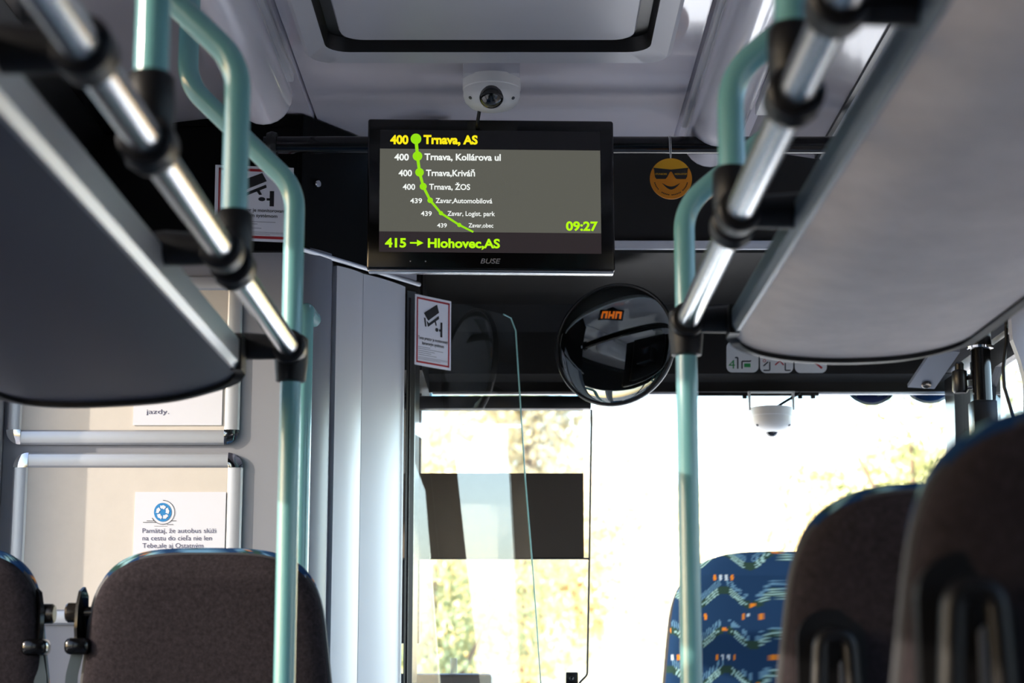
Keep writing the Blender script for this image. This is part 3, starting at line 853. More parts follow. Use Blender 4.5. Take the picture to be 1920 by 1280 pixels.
def paper(px0, px1, py0, py1, label, off=.0075):
    a = P(px0, py1, FY - off); b = P(px1, py0, FY - off)
    root = empty('paper_notice', (a.x, FY - off, a.z), label, 'notice', 'paper notices in the poster frames')
    MB().box(((a.x + b.x) / 2, FY - off, (a.z + b.z) / 2), (b.x - a.x, .001, b.z - a.z)).build('sheet', M['paper'], root, smooth=False)
    return root, (lambda px, py: P(px, py, FY - off - .0012))
pn, g = paper(245, 424, 922, 1160, 'white paper notice with a blue recycling wheel in the lower frame')
pt = lambda t, x0, x1, py, cap: text_mesh(t, x0, x1, 0, cap, lambda u, v: g(u, py - v), bold=.0)
merge(pt('Pamätaj, že autobus slúži', 267, 405, 994, 9.2), pt('na cestu do cieľa nie len', 267, 397, 1008, 9.2), pt('Tebe,ale aj Ostatným', 267, 381, 1022, 9.2)).build('lettering', M['violetink'], pn, smooth=False)
disc2(g, 305, 960, 17.6, 40, ru=16.4).build('blue_disc', M['blueink'], pn, smooth=False)
g2 = lambda px, py: P(px, py, FY - .0075 - .0018)
mb = MB()
for k in range(5):
    a0 = math.radians(90 + 72 * k)
    cx_, cy_ = 305 + 9.3 * math.cos(a0), 960 - 9.8 * math.sin(a0)
    pts = []
    for (rr_, aa) in ((5.5, -26), (12, -34), (13.6, -8), (12.6, 14), (14.2, 20), (9.6, 30), (6.2, 12), (7.8, 10)):
        an = a0 + math.radians(aa); pts.append((305 + rr_ * math.cos(an) * .95, 960 - rr_ * math.sin(an)))
    mb.sheet([g2(*p) for p in pts])
mb.build('recycling_arrows', M['paper'], pn, smooth=False)
merge(ring2(g, 305, 960, 22.5, 1.0, -89, 60), ring2(g, 305, 960, 22.5, 1.0, 60, 152),
      line2(g, [(275, 976), (290, 976)], .9), line2(g, [(268, 979), (293, 979)], .9), line2(g, [(320, 976), (331, 976)], .9), line2(g, [(313, 983), (325, 983)], .9), line2(g, [(289, 986), (314, 986)], .5)).build('wheel_lines', M['ink'], pn, smooth=False)
pn2, g = paper(249, 420, 640, 797, 'white paper notice at the bottom of the upper frame, mostly behind the rack')
text_mesh('jazdy.', 274, 317, 0, 9, lambda u, v: g(u, 771 - v)).build('lettering', M['violetink'], pn2, smooth=False)

# ================================================================== SEATS
def weave_col(x, z):
    """moquette: blue ground, wavy pale/green bands, little white and orange squares"""
    base = lin((24, 58, 98)); g_ = lin((40, 68, 62)); pale = lin((150, 196, 204)); oc = lin((222, 138, 40)); wh = lin((190, 214, 236)); sp = lin((96, 142, 178))
    per = .098; ph = .070
    row = math.floor(z / ph); u = (x / per + .5 * (row % 2)) % 1.0; v = (z / ph) % 1.0
    du = u - .5
    c = base
    arc = .36 + .20 * math.cos(2 * PI * du) * (1 if row % 2 else -1)
    dv = v - arc
    if abs(du) < .46:
        if -.10 < dv < .10: c = g_
        for q in (-.07, 0.0, .07):
            if abs(dv - q) < .018 and .10 < abs(du) < .40 - abs(q): c = pale
        if .10 < dv < .28 and .05 < abs(du) < .44 and (math.floor(x / .0016) + math.floor(z / .0016)) % 2 == 0: c = sp
    if abs(abs(du) - .47) < .024 and abs(dv) < .06 and abs(dv) < .012 + 2.2 * abs(abs(du) - .47): c = oc
    if .80 < v < .95:
        a = abs(x / per % 1.0 - .5)
        a = abs(du)
        if .03 < a < .075: c = wh
        elif .13 < a < .18: c = oc
    return c
def hwf(d, W0=.195, W1=.225):
    t = min(d / .15, 1.0)
    return (W0 + (W1 - W0) * min(d / .26, 1.0)) * (1 - (1 - t) ** 3.5) ** (1 / 3.5)
def seat_back(root, x, y, ztop, facing, group=None, fine=False, label_parts=False):
    """facing = +1: passenger looks towards +Y, so the felt back is turned to -Y"""
    D = .62
    ds = [D * (k / 46) ** 1.8 for k in range(47)]
    lean = .10                              # recline per metre, away from the facing side
    def yof(d): return y - facing * (lean * (D - d) - lean * D)
    def half(zt, th, sgn, nu=40, rows=ds, thin=.5):
        def fn(i, j):
            d = rows[j]; hw_ = max(hwf(d), .002)
            a = PI * i / nu; cx_ = math.cos(a); sx_ = math.sin(a)
            px_ = hw_ * math.copysign(abs(cx_) ** .42, cx_)
            tt = th * min(1, (d / .05 + .10)) ** thin
            return Vector((x + px_, yof(d) + facing * sgn * tt * abs(sx_) ** .55, zt - d))
        vs = [fn(i, j) for j in range(len(rows)) for i in range(nu + 1)]
        fs = [(j * (nu + 1) + i, j * (nu + 1) + i + 1, (j + 1) * (nu + 1) + i + 1, (j + 1) * (nu + 1) + i) for j in range(len(rows) - 1) for i in range(nu)]
        return MB().add(vs, fs)
    shl = half(ztop - .012, .045, -1).build('back_shell', M['felt'], root, angle=80)
    rows = [D * (k / 200) ** 1.5 for k in range(201)] if fine else ds
    cm = merge(half(ztop, .055, 1, 240 if fine else 40, rows), half(ztop, .020, -1, 40, ds[:14]))
    cu = cm.build('back_cushion', M['weave'], root, angle=80)
    me = cu.data; at = me.color_attributes.new('weave', 'FLOAT_COLOR', 'POINT')
    org = Vector(root['_o'])
    for i, v in enumerate(me.vertices):
        at.data[i].color = tuple(weave_col(v.co.x + org.x - x + 1.0, v.co.z + org.z + .013)) + (1,)
    edge_ = [Vector((x - hwf(d), yof(d) - facing * .006, ztop - .0125 - d)) for d in reversed(ds) if d > .0005] + [Vector((x + hwf(d), yof(d) - facing * .006, ztop - .0125 - d)) for d in ds if d > .0005]
    MB().tube(edge_, .006, 8).build('piping', M['piping'], shl)
    zs = ztop - D
    MB().box((x, y + facing * .24, zs - .02), (.44, .46, .11), .035, seg=4).build('seat_cushion', M['seatblue'], root)
    MB().box((x, y + facing * .22, zs - .10), (.40, .40, .06), .01).build('seat_frame', M['black'], root)
    for dx in (-.14, .14):
        MB().box((x + dx, y + facing * .2, (zs - .12) / 2), (.05, .34, zs - .12), .008).build('leg', M['black'], root)
    return yof
M['seatblue'] = mat('moquette_plain', (30, 70, 104), .9)
def belt(root, x, y, z, s, mirror=False):
    """bolt, bracket, buckle and strap in the gap; s = direction out of the seat"""
    pr = [(-.018, .030), (-.004, .046), (.012, .038), (.022, .010), (.024, -.030), (.018, -.062), (.0, -.070), (-.016, -.060), (-.020, -.01)]
    rot = .35 if s < 0 else .8
    pts = [Vector((x + s * .024 + w_ * rot * s * .8, y - .012 - w_ * (1 - rot * .5), z + h_)) for w_, h_ in pr]
    bk = MB().prism(pts, (s * .006, .004, 0)).build('bracket', M['blackgloss'], root, angle=40)
    MB().lathe([(.011, 0), (.011, .045), (0, .045)], (x, y, z), (s, 0, 0), 20).build('bolt', M['darkmetal'], bk)
    MB().lathe([(.017, 0), (.018, .004), (.018, .020), (.015, .024), (0, .024)], (x + s * .034, y, z), (s, 0, 0), 24).build('bolt_head', M['darkmetal'], bk)
    MB().box((x + s * .030, y - .012, z - .060), (.046, .05, .030), .011, seg=3).build('strap_guide', M['blackgloss'], bk)
    path = [Vector((x + s * .028, y - .014, z - .055)), Vector((x + s * .040, y - .015, z - .11)), Vector((x + s * .044, y - .012, z - .20)), Vector((x + s * .040, y, z - .45))]
    mb = MB(); fp = fillet(path, .08, 6); vs = []
    for q in fp: vs += [q + Vector((-.010, -.004, 0)), q + Vector((.010, .004, 0)), q + Vector((.010, .006, 0)), q + Vector((-.010, -.002, 0))]
    fs = [(4 * i + k, 4 * i + (k + 1) % 4, 4 * i + 4 + (k + 1) % 4, 4 * i + 4 + k) for i in range(len(fp) - 1) for k in range(4)]
    mb.add(vs, fs).build('strap', M['belt'], root, angle=40)
M['darkmetal'] = mat('bronzed_steel', (92, 84, 76), .25, metal=.9)

sy = 3.40
sxA = (P(160, 1280, sy).x + P(607, 1280, sy).x) / 2
sA = empty('bus_seat', (sxA, sy, 0), 'dark felt-backed bus seat behind the mint floor-length pole, blue fabric rim on top', 'seat', 'forward facing bus seats')
ztA = P(380, 1027, sy).z
seat_back(sA, sxA, sy, ztA, 1, fine=True)
q = P(178, 1148, sy); belt(sA, q.x + .004, sy + .01, q.z, -1)
sxB = P(85, 1280, sy).x - .225
sB = empty('bus_seat', (sxB, sy, 0), 'dark felt-backed window seat in front of the poster frames, belt anchor on its side', 'seat', 'forward facing bus seats')
seat_back(sB, sxB, sy, ztA + .008, 1)
q = P(44, 1150, sy); belt(sB, q.x - .004, sy + .01, q.z, 1)
# right column
sxC = P(1247, 1280, sy).x + .222
sC = empty('bus_seat', (sxC, 3.42, 0), 'blue patterned bus seat facing the camera beside the mint pole', 'seat')
seat_back(sC, sxC, 3.42, P(1390, 1033, 3.40).z, -1, fine=True)
def grip(root, x, y, z, k=1.0):
    gh = MB().tube(fillet([(x - .022, y, z - .14), (x - .022, y - .022, z - .10), (x - .016, y - .026, z), (x + .016, y - .026, z), (x + .022, y - .022, z - .10), (x + .022, y, z - .14)], .018, 6), .010, 14).build('grab_handle', M['rubber'], root)
    pl = [(x + u, y - .004, z - .055 + v) for u, v in rrect(.078, .17, .036)]
    MB().prism(pl, (0, .03, 0)).build('handle_plate', M['rubber'], gh, smooth=False)
    MB().prism([(x + .014 + u, y - .008, z - .065 + v) for u, v in rrect(.014, .075, .0069)], (0, .005, 0)).build('handle_highlight', M['alum'], gh, smooth=False)  # pale strip stands in for the bright highlight on the handle
sxD = P(1462, 1280, 2.2).x + .224
sD = empty('bus_seat', (sxD, 2.2, 0), 'dark felt-backed seat in front of the blue patterned seat, blue rim on top', 'seat', 'forward facing bus seats')
seat_back(sD, sxD, 2.2, P(1700, 903, 2.2).z, 1)
q = P(1560, 1190, 2.17); grip(sD, q.x, 2.176, q.z)
sxE = P(1690, 1280, 1.5).x + .22
sE = empty('bus_seat', (sxE, 1.5, 0), 'large blurred dark seat back filling the lower corner, nearest the camera', 'seat', 'forward facing bus seats')
seat_back(sE, sxE, 1.5, P(1900, 752, 1.5).z, 1)
q = P(1815, 1105, 1.47); grip(sE, q.x, 1.476, q.z)

# ================================================================== ROUND MIRROR
mY = 5.06
mcn = P(1150, 643, mY); mr = .172
mdir = Vector((-.40, -1, .10)).normalized()
mir = empty('round_mirror', mcn, 'large round convex mirror in a black rim below the header', 'mirror')
MB().lathe([(mr * .985 * math.sin(t), .012 * (math.cos(t * 1.15))) for t in [k * (PI / 2) / 14 for k in range(15)]], mcn - mdir * .012, mdir, 64).build('mirror_glass', M['mirror'], mir, angle=60)
MB().lathe([(mr * .975, .000), (mr * .98, .003), (mr, .004), (mr * 1.018, .001), (mr * 1.02, -.008), (mr * .98, -.018), (mr * .7, -.035), (.03, -.045), (0, -.046)], mcn - mdir * .012, mdir, 64).build('rim', M['black'], mir, angle=60)
e = P(1112, 742, 5.38)
MB().tube(fillet([mcn - mdir * .05 + Vector((0, 0, -.03)), mcn + Vector((-.03, .12, -.09)), Vector((e.x, 5.36, e.z + .02)), Vector((e.x, 5.43, e.z + .03))], .03), .010, 14).build('arm', M['black'], mir)

# small orange line-number display on the ceiling behind the monitor, seen in the mirror
lp = Vector((-.225, 4.56, 2.545)); lnm = (mcn - lp).normalized()
led = empty('led_display', lp, 'small orange LED number display behind the monitor, seen reflected in the round mirror', 'display')
lx = Vector((0, 0, 1)).cross(lnm).normalized(); ly = lnm.cross(lx)
LM = Matrix((lx, ly, lnm)).transposed()
MB().box(lp, (.15, .07, .02), .003, M=LM).build('case', M['black'], led)
lf = lambda u, v: lp + lnm * .0106 + lx * u + ly * v
lm_ = emit('led_orange', (255, 120, 20), 1.6)
for k, u0 in enumerate((-.062, -.020, .022)):
    merge(rect2(lf, u0, -.024, u0 + .012, .024), rect2(lf, u0 + .012, .010 - .02 * (k % 2), u0 + .036, .024 - .02 * (k % 2)), rect2(lf, u0 + .026, -.024, u0 + .036, .024)).build('digit', lm_, led, smooth=False)
MB().box((lp.x, lp.y, 2.578), (.05, .05, .03), .003).build('ceiling_mount', M['black'], led)

# ================================================================== SUN BLIND
bY = 5.40
def bz(py): return P(900, py, bY).z
bx0, bx1 = P(786, 900, bY).x - .06, P(1094, 900, bY).x
bl = empty('sun_blind', ((bx0 + bx1) / 2, bY, bz(1048)), 'roller sun blind with a black lower band pulled down over the windscreen', 'blind')
hx1_ = P(1108, 755, bY).x
MB().box(((bx0 + hx1_) / 2, bY + .0, (bz(744) + bz(768)) / 2), (hx1_ - bx0, .05, bz(744) - bz(768)), .004).build('cassette', M['black'], bl)
MB().box(((bx0 + bx1) / 2, bY, (bz(768) + bz(887)) / 2), (bx1 - bx0, .0008, bz(768) - bz(887))).build('film', M['film'], bl, smooth=False)
MB().box(((bx0 + bx1) / 2, bY, (bz(887) + bz(1047)) / 2), (bx1 - bx0, .002, bz(887) - bz(1047))).build('dark_band', mat('blind_fabric', (66, 60, 54), .8), bl, smooth=False)
MB().box(((bx0 + bx1) / 2, bY, bz(1047)), (bx1 - bx0 + .002, .010, .005), .001).build('bottom_bar', M['black'], bl)
rx = P(1109, 800, bY).x
MB().tube([Vector((rx, bY, bz(768))), Vector((rx, bY, bz(798)))], .0035, 10).build('rod_sleeve', M['black'], bl)
MB().tube(fillet([Vector((rx, bY, bz(790))), Vector((P(1105, 1040, bY).x, bY, bz(1046))), Vector((P(1101, 1265, bY).x, bY, bz(1265))), Vector((P(1088, 1278, bY).x, bY, bz(1278))), Vector((P(1075, 1290, bY).x, bY, bz(1300)))], .02), .0034, 8).build('guide_rod', M['black'], bl)
q = P(1098, 1047, bY); MB().tube([Vector((bx1 - .004, bY, q.z)), Vector((P(1107, 1047, bY).x, bY, q.z))], .003, 8).build('rod_catch', M['black'], bl)

# left jamb of the windscreen behind the cab door
jx0, jx1 = P(700, 900, 5.47).x, P(789, 900, 5.47).x
struct(MB().box(((jx0 + jx1) / 2, 5.49, (zB + 1.3) / 2), (jx1 - jx0, .05, zB - 1.3)).build('trim_14', M['black'], smooth=False))
# dashboard items at the lower edge
dz = P(880, 1262, 5.21).z
db = empty('dashboard', (-.25, 5.3, 0), 'dark dashboard top at the lower edge behind the cab door glass', 'dashboard')
MB().box((-.56, 5.31, dz / 2 + .45), (.98, .20, dz - .9), .012).build('top', M['dashboard'], db)
MB().box((-.56, 5.33, .46), (.9, .16, .92), .01).build('body', M['dashboard'], db)
q = P(851, 1233, 5.23)
vp = MB().box((q.x, 5.23, (q.z + dz) / 2), (.019, .019, q.z - dz), .003)
tag(vp.build('ticket_post', translucent_film('clear_plastic', .35, (240, 244, 246))), 'short clear plastic post standing on the dark dashboard', 'post')
q = P(1072, 1270, 5.38)
sc = empty('dash_camera', (q.x, 5.40, q.z), 'small black box camera low on the blind guide rod', 'camera')
MB().box((q.x, 5.37, q.z - .004), (.036, .024, .040), .004).build('body', M['black'], sc)
MB().lathe([(.007, 0), (.007, .003), (.005, .004), (0, .002)], (q.x - .002, 5.358, q.z - .002), (0, -1, 0), 16).build('lens', M['lens'], sc)
MB().box((q.x, 5.38, q.z - .026), (.066, .01, .006), .001).build('clip', M['black'], sc)
MB().box((q.x, 5.40, (q.z - .03 + .76) / 2), (.012, .012, q.z - .03 - .76)).build('stalk', M['black'], sc)

# ================================================================== SMILEY AIR FRESHENER
eY = 4.365
ec = P(1258, 335, eY); er = 39.5 * (P(1300, 335, eY).x - P(1200, 335, eY).x) / 100
sm = empty('air_freshener', ec, 'round yellow smiley air freshener with black sunglasses hanging from the crossbar', 'air freshener')
MB().lathe([(0, -.0012), (er, -.0012), (er, .0012), (0, .0012)], ec, (0, -1, 0), 56).build('disc', M['orange'], sm, smooth=False)
ef = lambda off: (lambda u, v: ec + Vector((u * er, -off, v * er)))
g = ef(.0016)
top_ = [(math.cos(math.radians(a)) * .985, math.sin(math.radians(a)) * .985) for a in range(32, 149, 4)]
poly2(g, top_ + [(-.35, .46), (0, .42), (.35, .46)]).build('yellow_brow', M['yellow'], sm, smooth=False)
g = ef(.0022)
gl = merge(poly2(g, [(-.84, .53), (0, .44), (.84, .53), (.80, .45), (.76, .08), (.70, -.02), (.26, -.02), (.19, .05), (.06, .30), (0, .345), (-.06, .30), (-.19, .05), (-.26, -.02), (-.70, -.02), (-.76, .08), (-.80, .45)]))
mo = [(-.42 + .84 * k / 14, -.22 - .17 * math.sin(PI * k / 14)) for k in range(15)] + [(.42 - .84 * k / 14, -.24 - .30 * math.sin(PI * k / 14)) for k in range(15)]
gl = merge(gl, poly2(g, mo))
gl.build('sunglasses_and_smile', M['ink'], sm, smooth=False)
g = ef(.0027)
merge(text_mesh('STUNBORE', -.74, -.19, .22, .085, g, bold=.02), text_mesh('NON-STOP', .18, .76, .22, .085, g, bold=.02)).build('lens_lettering', M['yellow'], sm, smooth=False)
mb = MB()
for k in range(26):
    if k in (5, 6, 12, 19): continue
    a = math.radians(196 + 148 * k / 25); r_ = .80
    u_, v_ = r_ * math.cos(a), r_ * math.sin(a)
    q = line2(ef(.0022), [(u_ - .03 * -math.sin(a), v_ - .03 * math.cos(a)), (u_ + .03 * -math.sin(a), v_ + .03 * math.cos(a))], .05); mb.add(q.v, q.f)
mb.build('rim_print', M['ink'], sm, smooth=False)
for dx in (-.0018, .0018):
    MB().tube(fillet([ec + Vector((dx * .3, 0, er * .93)), ec + Vector((dx, -.001, er * 1.3)), Vector((ec.x + dx, TY - .024, tz + .012)), Vector((ec.x + dx, TY, tz + .0235))], .01), .0009, 6).build('string', M['white'], sm)

# ================================================================== PICTOGRAM PLATES ON THE HEADER
def header_pt(px, py, off=.0):
    """point on the lower fascia face between (5.22, 2.10) and (5.40, zB+.045)"""
    (ya, za), (yb, zb) = (5.385, zB + .17), (5.41, zB + .05)
    n_ = Vector((0, zb - za, -(yb - ya))).normalized()
    if n_.y > 0: n_ = -n_
    r = ray(px, py); k = (Vector((0, ya, za)) - C0).dot(n_) / r.dot(n_)
    return C0 + r * k + n_ * off
def plate(px0, px1, py0, py1, label):
    c = header_pt((px0 + px1) / 2, (py0 + py1) / 2)
    root = empty('pictogram_plate', c, label, 'sign', 'white pictogram plates on the header')
    w, h = px1 - px0, py1 - py0
    pts = [((px0 + px1) / 2 + x, (py0 + py1) / 2 + y) for x, y in rrect(w, h, 11)]
    a_ = [header_pt(*p, off=.001) for p in pts]; b_ = [header_pt(*p, off=.003) for p in pts]
    n = len(pts); MB().add(a_ + b_, [tuple(range(n, 2 * n))] + [(i, (i + 1) % n, n + (i + 1) % n, n + i) for i in range(n)]).build('plate', M['white'], root, smooth=False)
    return root, (lambda u, v: header_pt(u, v, .0036))
p1, g = plate(1362, 1422, 640, 698, 'white pictogram plate with a green number 4 and seat symbol, under the rack')
merge(text_mesh('4', 1366, 1378, 0, 17, lambda u, v: g(u, 682 - v)), poly2(g, [(1395, 681), (1407, 681), (1407, 688), (1395, 688)])).build('green_print', M['greenink'], p1, smooth=False)
merge(line2(g, [(1378, 670), (1383, 670), (1383, 691)], 2.6), line2(g, [(1391, 691), (1391, 677), (1407, 677), (1407, 675)], 2.6)).build('black_print', M['ink'], p1, smooth=False)
p2, g = plate(1425, 1487, 641, 699, 'white pictogram plate with red marks between the two other plates')
merge(line2(g, [(1431, 686), (1440, 678)], 2.4), line2(g, [(1443, 678), (1443, 694), (1431, 694)], 2.4), line2(g, [(1472, 680), (1472, 694), (1482, 694)], 2.4)).build('black_print', M['ink'], p2, smooth=False)
merge(line2(g, [(1453, 684), (1462, 676), (1469, 684)], 2.6), ring2(g, 1433, 676, 2.5, 1.2)).build('red_print', M['red'], p2, smooth=False)
p3, g = plate(1490, 1550, 642, 699, 'white pictogram plate with one red slash, nearest the door side')
line2(g, [(1505, 660), (1541, 690)], 4).build('red_print', M['red'], p3, smooth=False)

# ================================================================== WINDSCREEN STICKERS
def sticker(px, py, label, m, kind):
    sY = ws_xy((P(px, py, 5.42).x + 1.28) / 2.56)[1] - .045
    c = P(px, py, sY); r = 54 * (P(1700, py, sY).x - P(1600, py, sY).x) / 100
    root = empty('windscreen_sticker', c, label, 'sticker', 'round blue stickers on the windscreen')
    f0 = lambda u, v: c + Vector((u * r, 0, v * r))
    MB().lathe([(0, 0), (r, 0), (r, .001), (0, .001)], c, (0, -1, 0), 48).build('white_rim', M['white'], root, smooth=False)
    MB().lathe([(0, 0), (r * .91, 0), (r * .91, .0006), (0, .0006)], c + Vector((0, -.0011, 0)), (0, -1, 0), 48).build('disc', M[m], root, smooth=False)
    f1_ = lambda u, v: c + Vector((u * r, -.0022, v * r))
    if kind == 'walk':
        mk = merge(poly2(f1_, [(-.1, .3), (.15, .3), (.42, -.66), (.22, -.70), (.02, -.2), (-.10, -.66), (-.32, -.62)]), poly2(f1_, [(-.52, -.3), (-.44, -.3), (-.50, -.72), (-.58, -.66)]))
    else:
        mk = merge(ring2(f1_, -.32, -.42, .24, .06), ring2(f1_, .36, -.42, .24, .06), line2(f1_, [(-.32, -.42), (0, -.1), (.36, -.42)], .06))
    mk.build('symbol', M['white'], root, smooth=False)
    return root
sticker(1632, 706, 'violet-blue round sticker with white walking figure, at the windscreen top', 'stickerviolet', 'walk')
sticker(1741, 703, 'blue round sticker with white bicycle wheels, at the windscreen top corner', 'stickerblue', 'bike')

# ================================================================== DOOR SIDE, FRONT CORNER
# gable panel at the header end
gp = [P(1702, 726, 5.15), P(1752, 729, 5.15), P(1800, 660, 5.0), P(1750, 655, 5.0)]
br = empty('corner_bracket', gp[0], 'grey bracket plate with one bolt at the windscreen corner', 'bracket')
nb = (gp[1] - gp[0]).cross(gp[3] - gp[0]).normalized()
if nb.y > 0: nb = -nb
MB().prism([p for p in gp], -nb * .012).build('plate', mat('bracket_grey', (98, 104, 116), .4), br, smooth=False)
q = P(1737, 719, 5.135)
MB().lathe([(.014, -.004), (.014, .004), (.011, .006), (.006, .003), (0, .003)], q + nb * .002, nb, 20).build('bolt', M['darkmetal'], br)
pp = P(1840, 700, 4.70)
pv = empty('door_pivot', (pp.x, 4.70, 0), 'black vertical door pivot post with collars beside the windscreen', 'post')
pr_ = 18 * (P(1900, 700, 4.7).x - P(1800, 700, 4.7).x) / 100
MB().tube([Vector((pp.x, 4.70, .1)), Vector((pp.x, 4.70, 2.28))], pr_, 24).build('post', M['blackgloss'], pv)
zc_ = P(1840, 651, 4.7).z
MB().lathe([(pr_, -.006), (pr_ * 1.35, -.004), (pr_ * 1.4, .002), (pr_, .006)], (pp.x, 4.7, zc_), (0, 0, 1), 28).build('collar', M['chrome'], pv)
MB().lathe([(pr_, -.006), (pr_ * 1.15, -.006), (pr_ * 1.15, .05), (pr_, .05)], (pp.x, 4.7, zc_ + .01), (0, 0, 1), 28).build('sleeve', M['black'], pv)
zc2 = P(1840, 752, 4.7).z
MB().box((pp.x, 4.7, zc2 - .05), (.062, .06, .10), .005).build('foot_block', M['black'], pv)
q = P(1800, 715, 4.72)
MB().lathe([(.008, .05), (.012, .045), (.012, .03), (.019, .026), (.020, .02), (.020, -.024), (.016, -.03), (0, -.03)][::-1], (q.x, 4.72, q.z), (0, 0, 1), 20).build('actuator', M['black'], pv)
MB().tube([Vector((q.x, 4.72, q.z + .008)), Vector((pp.x, 4.70, q.z + .008))], .006, 10).build('link', M['black'], pv)
MB().tube([Vector((q.x, 4.72, q.z - .02)), Vector((pp.x, 4.70, q.z - .014))], .005, 10).build('link', M['alu'], pv)
# cable and curved grey pillar trims
c_ = [P(1886, 590, 4.6), P(1887, 640, 4.6), P(1881, 690, 4.6), P(1883, 725, 4.6), P(1892, 755, 4.6), P(1905, 800, 4.6)]
tag(MB().tube(fillet(c_, .03, 5), .0045, 10).build('door_cable', M['rubber']), 'thin black cable hanging beside the door pivot post', 'cable')

# right front: door leaf frame, A-pillar, quarter light
slanted('trim_10', 1.25, 5.00, 5.14, 2.06, .09, .10, .75)          # slanted A-pillar
slanted('trim_11', 1.25, 5.285, 5.36, 2.06, .12, .08, .75)
slanted('trim_12', -1.25, 5.05, 5.30, 2.10, .10, .12, .75)
struct(MB().box((1.28, 4.86, 2.33), (.06, 1.05, .5)).build('wall_door_header', M['darkgrey'], smooth=False))
struct(MB().box((1.28, 5.0, .38), (.06, .9, .75)).build('wall_door_side', M['darkgrey'], smooth=False))
dl = empty('entry_door', (1.27, 4.7, .02), 'entry door leaf with a rounded glass pane by the front step', 'door')
pts = [(4.42, .76), (5.06, .76), (4.99, 2.05), (4.42, 2.05)]
MB().sheet([Vector((1.272, y, z)) for y, z in [(4.47, .8), (5.08, .8), (5.00, 1.86), (4.95, 1.98), (4.86, 2.02), (4.47, 2.02)]]).build('glass_pane', M['window'], dl, smooth=False)
mb = MB(); op = [(4.42, .76), (5.14, .76), (5.02, 2.07), (4.42, 2.07)]; ip = [(4.48, .82), (5.09, .82), (5.0, 1.84), (4.95, 1.97), (4.86, 2.01), (4.48, 2.01)]
op2 = [(4.42, .76), (5.14, .76), (5.05, 1.84), (5.02, 2.0), (4.9, 2.07), (4.42, 2.07)]
vs = [Vector((1.26, y, z)) for y, z in op2] + [Vector((1.26, y, z)) for y, z in ip] + [Vector((1.284, y, z)) for y, z in op2] + [Vector((1.284, y, z)) for y, z in ip]
fs = []
for k in range(6):
    k2 = (k + 1) % 6
    fs += [(k, k2, 6 + k2, 6 + k), (12 + k, 12 + k2, 18 + k2, 18 + k), (6 + k, 6 + k2, 18 + k2, 18 + k), (k, k2, 12 + k2, 12 + k)]
mb.add(vs, fs).build('frame', M['black'], dl, smooth=False)
MB().tube(fillet([(1.25, 4.55, .9), (1.20, 4.55, .95), (1.20, 4.55, 1.5), (1.25, 4.55, 1.55)], .03), .015, 16).build('handle', M['green'], dl)
struct(MB().sheet([Vector((1.275, 5.09, 2.05)), Vector((1.275, 5.29, 2.05)), Vector((1.275, 5.37, .75)), Vector((1.275, 5.23, .75))]).build('window_20', M['window'], smooth=False))
# curved grey pillar in front of the door (seen past the rack)
cp = [P(1905, 560, 4.45), P(1890, 600, 4.45), P(1893, 640, 4.45), P(1908, 680, 4.45), P(1918, 720, 4.45), P(1919, 800, 4.45)]
pts = cp + [Vector((1.255, 4.45, cp[-1].z)), Vector((1.255, 4.45, cp[0].z))]
struct(MB().prism(pts, (0, -.03, 0)).build('trim_13', M['grey'], smooth=False))

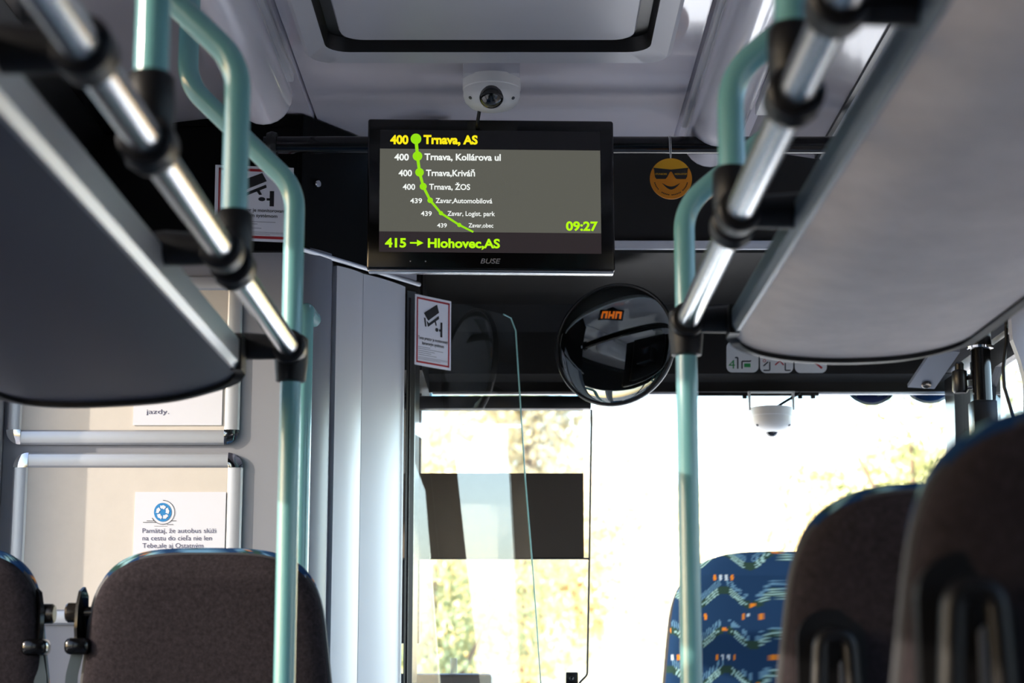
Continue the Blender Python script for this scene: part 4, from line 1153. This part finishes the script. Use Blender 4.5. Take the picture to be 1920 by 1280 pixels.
# ================================================================== OUTSIDE
struct(MB().box((0, 20, -.45), (160, 160, .1)).build('ground', M['asphalt'], smooth=False))
def hillf(u, v):
    x = -60 + 120 * u; y = 30 + 45 * v
    h = 9.0 * (v ** 1.3) * (1 + .15 * math.sin(x * .13) + .1 * math.sin(x * .31 + 2)) - .4
    return Vector((x, y, h))
struct(MB().grid(hillf, 60, 20).build('hill', M['grass']))
leafm = [mat('leaves_' + n_, c_, .8, noise=(2.0, .35)) for n_, c_ in (('gold', (212, 190, 142)), ('olive', (162, 166, 118)), ('pale', (226, 214, 182)), ('rust', (200, 162, 126)))]
def crown_mesh(name, m, seed, n=9000):
    rnd = random.Random(seed); vs = []; fs = []
    blobs = [(rnd.uniform(-1.2, 1.2), rnd.uniform(-1.0, 1.0), rnd.uniform(1.2, 4.2), rnd.uniform(.6, 1.2)) for _ in range(11)]
    for i in range(n):
        bx, by, bz_, br_ = blobs[i % len(blobs)]
        d = Vector((rnd.gauss(0, 1), rnd.gauss(0, 1), rnd.gauss(0, 1))).normalized() * br_ * rnd.uniform(.55, 1)
        c_ = Vector((bx, by, bz_)) + d; s_ = rnd.uniform(.035, .08)
        q = Euler((rnd.uniform(0, 6), rnd.uniform(0, 6), rnd.uniform(0, 6))).to_matrix()
        k = len(vs)
        vs += [c_ + q @ Vector(p) * s_ for p in ((-1, 0, 0), (0, -.6, .15), (1, 0, 0), (0, .6, .15))]
        fs.append((k, k + 1, k + 2, k + 3))
    me = bpy.data.meshes.new(name); me.from_pydata(vs, [], fs); me.materials.append(m); return me
crowns = [crown_mesh('crown', leafm[i % 4], 10 + i) for i in range(4)]
trunk_mb = MB().tube([(0, 0, 0), (.03, 0, 1.2), (-.02, .05, 2.6), (.05, 0, 3.6)], [.14, .11, .07, .03], 10)
for i in range(3):
    a = i * 2.1; trunk_mb.tube([(0, 0, 1.3 + .4 * i), (.5 * math.cos(a), .5 * math.sin(a), 2.2 + .4 * i), (.9 * math.cos(a), .9 * math.sin(a), 3.0 + .4 * i)], [.06, .04, .015], 8)
proto_t = trunk_mb.build('trunk', M['trunk'], origin=(0, 0, 0)); trunk_me = proto_t.data
bpy.data.objects.remove(proto_t)
kinds = ['golden autumn tree', 'olive green bushy tree', 'pale cream leafed tree', 'rust brown autumn tree']
spots = [(-1.0, 22, .8, 1, 'behind the black blind band beyond the windscreen'), (2.6, 24, .9, 2, 'just beside the mint floor pole of the blue seat'),
         (.1, 32.5, 1.1, 0, 'straight ahead beyond the windscreen middle'), (4.6, 30, 1.0, 0, 'above the blue patterned seat through the windscreen'),
         (8.0, 38, 1.5, 1, 'up the slope under the walking figure sticker'), (.4, 43, 1.7, 2, 'tall and far back up the slope'),
         (-2.9, 27, 1.0, 3, 'out behind the cab door glass'), (9.0, 26.5, 1.1, 3, 'at the windscreen corner under the bicycle sticker')]
for i, (x, y, s_, k, where) in enumerate(spots):
    z0 = 0.0 if y < 30 else hillf((x + 60) / 120, (y - 30) / 45).z
    z0 = max(z0, -.4) if y >= 30 else -.4
    t = bpy.data.objects.new('autumn_tree', None); COL.objects.link(t); t.location = (x, y, z0); t.scale = (s_, s_, s_); t.rotation_euler = (0, 0, i * 1.3)
    tag(t, kinds[k] + ' outside, ' + where, 'tree', 'autumn trees beyond the windscreen')
    c_ = bpy.data.objects.new('crown', crowns[k]); COL.objects.link(c_); c_.parent = t
    c_ = bpy.data.objects.new('trunk', trunk_me); COL.objects.link(c_); c_.parent = t

for o in bpy.data.objects:
    if '_o' in o: del o['_o']
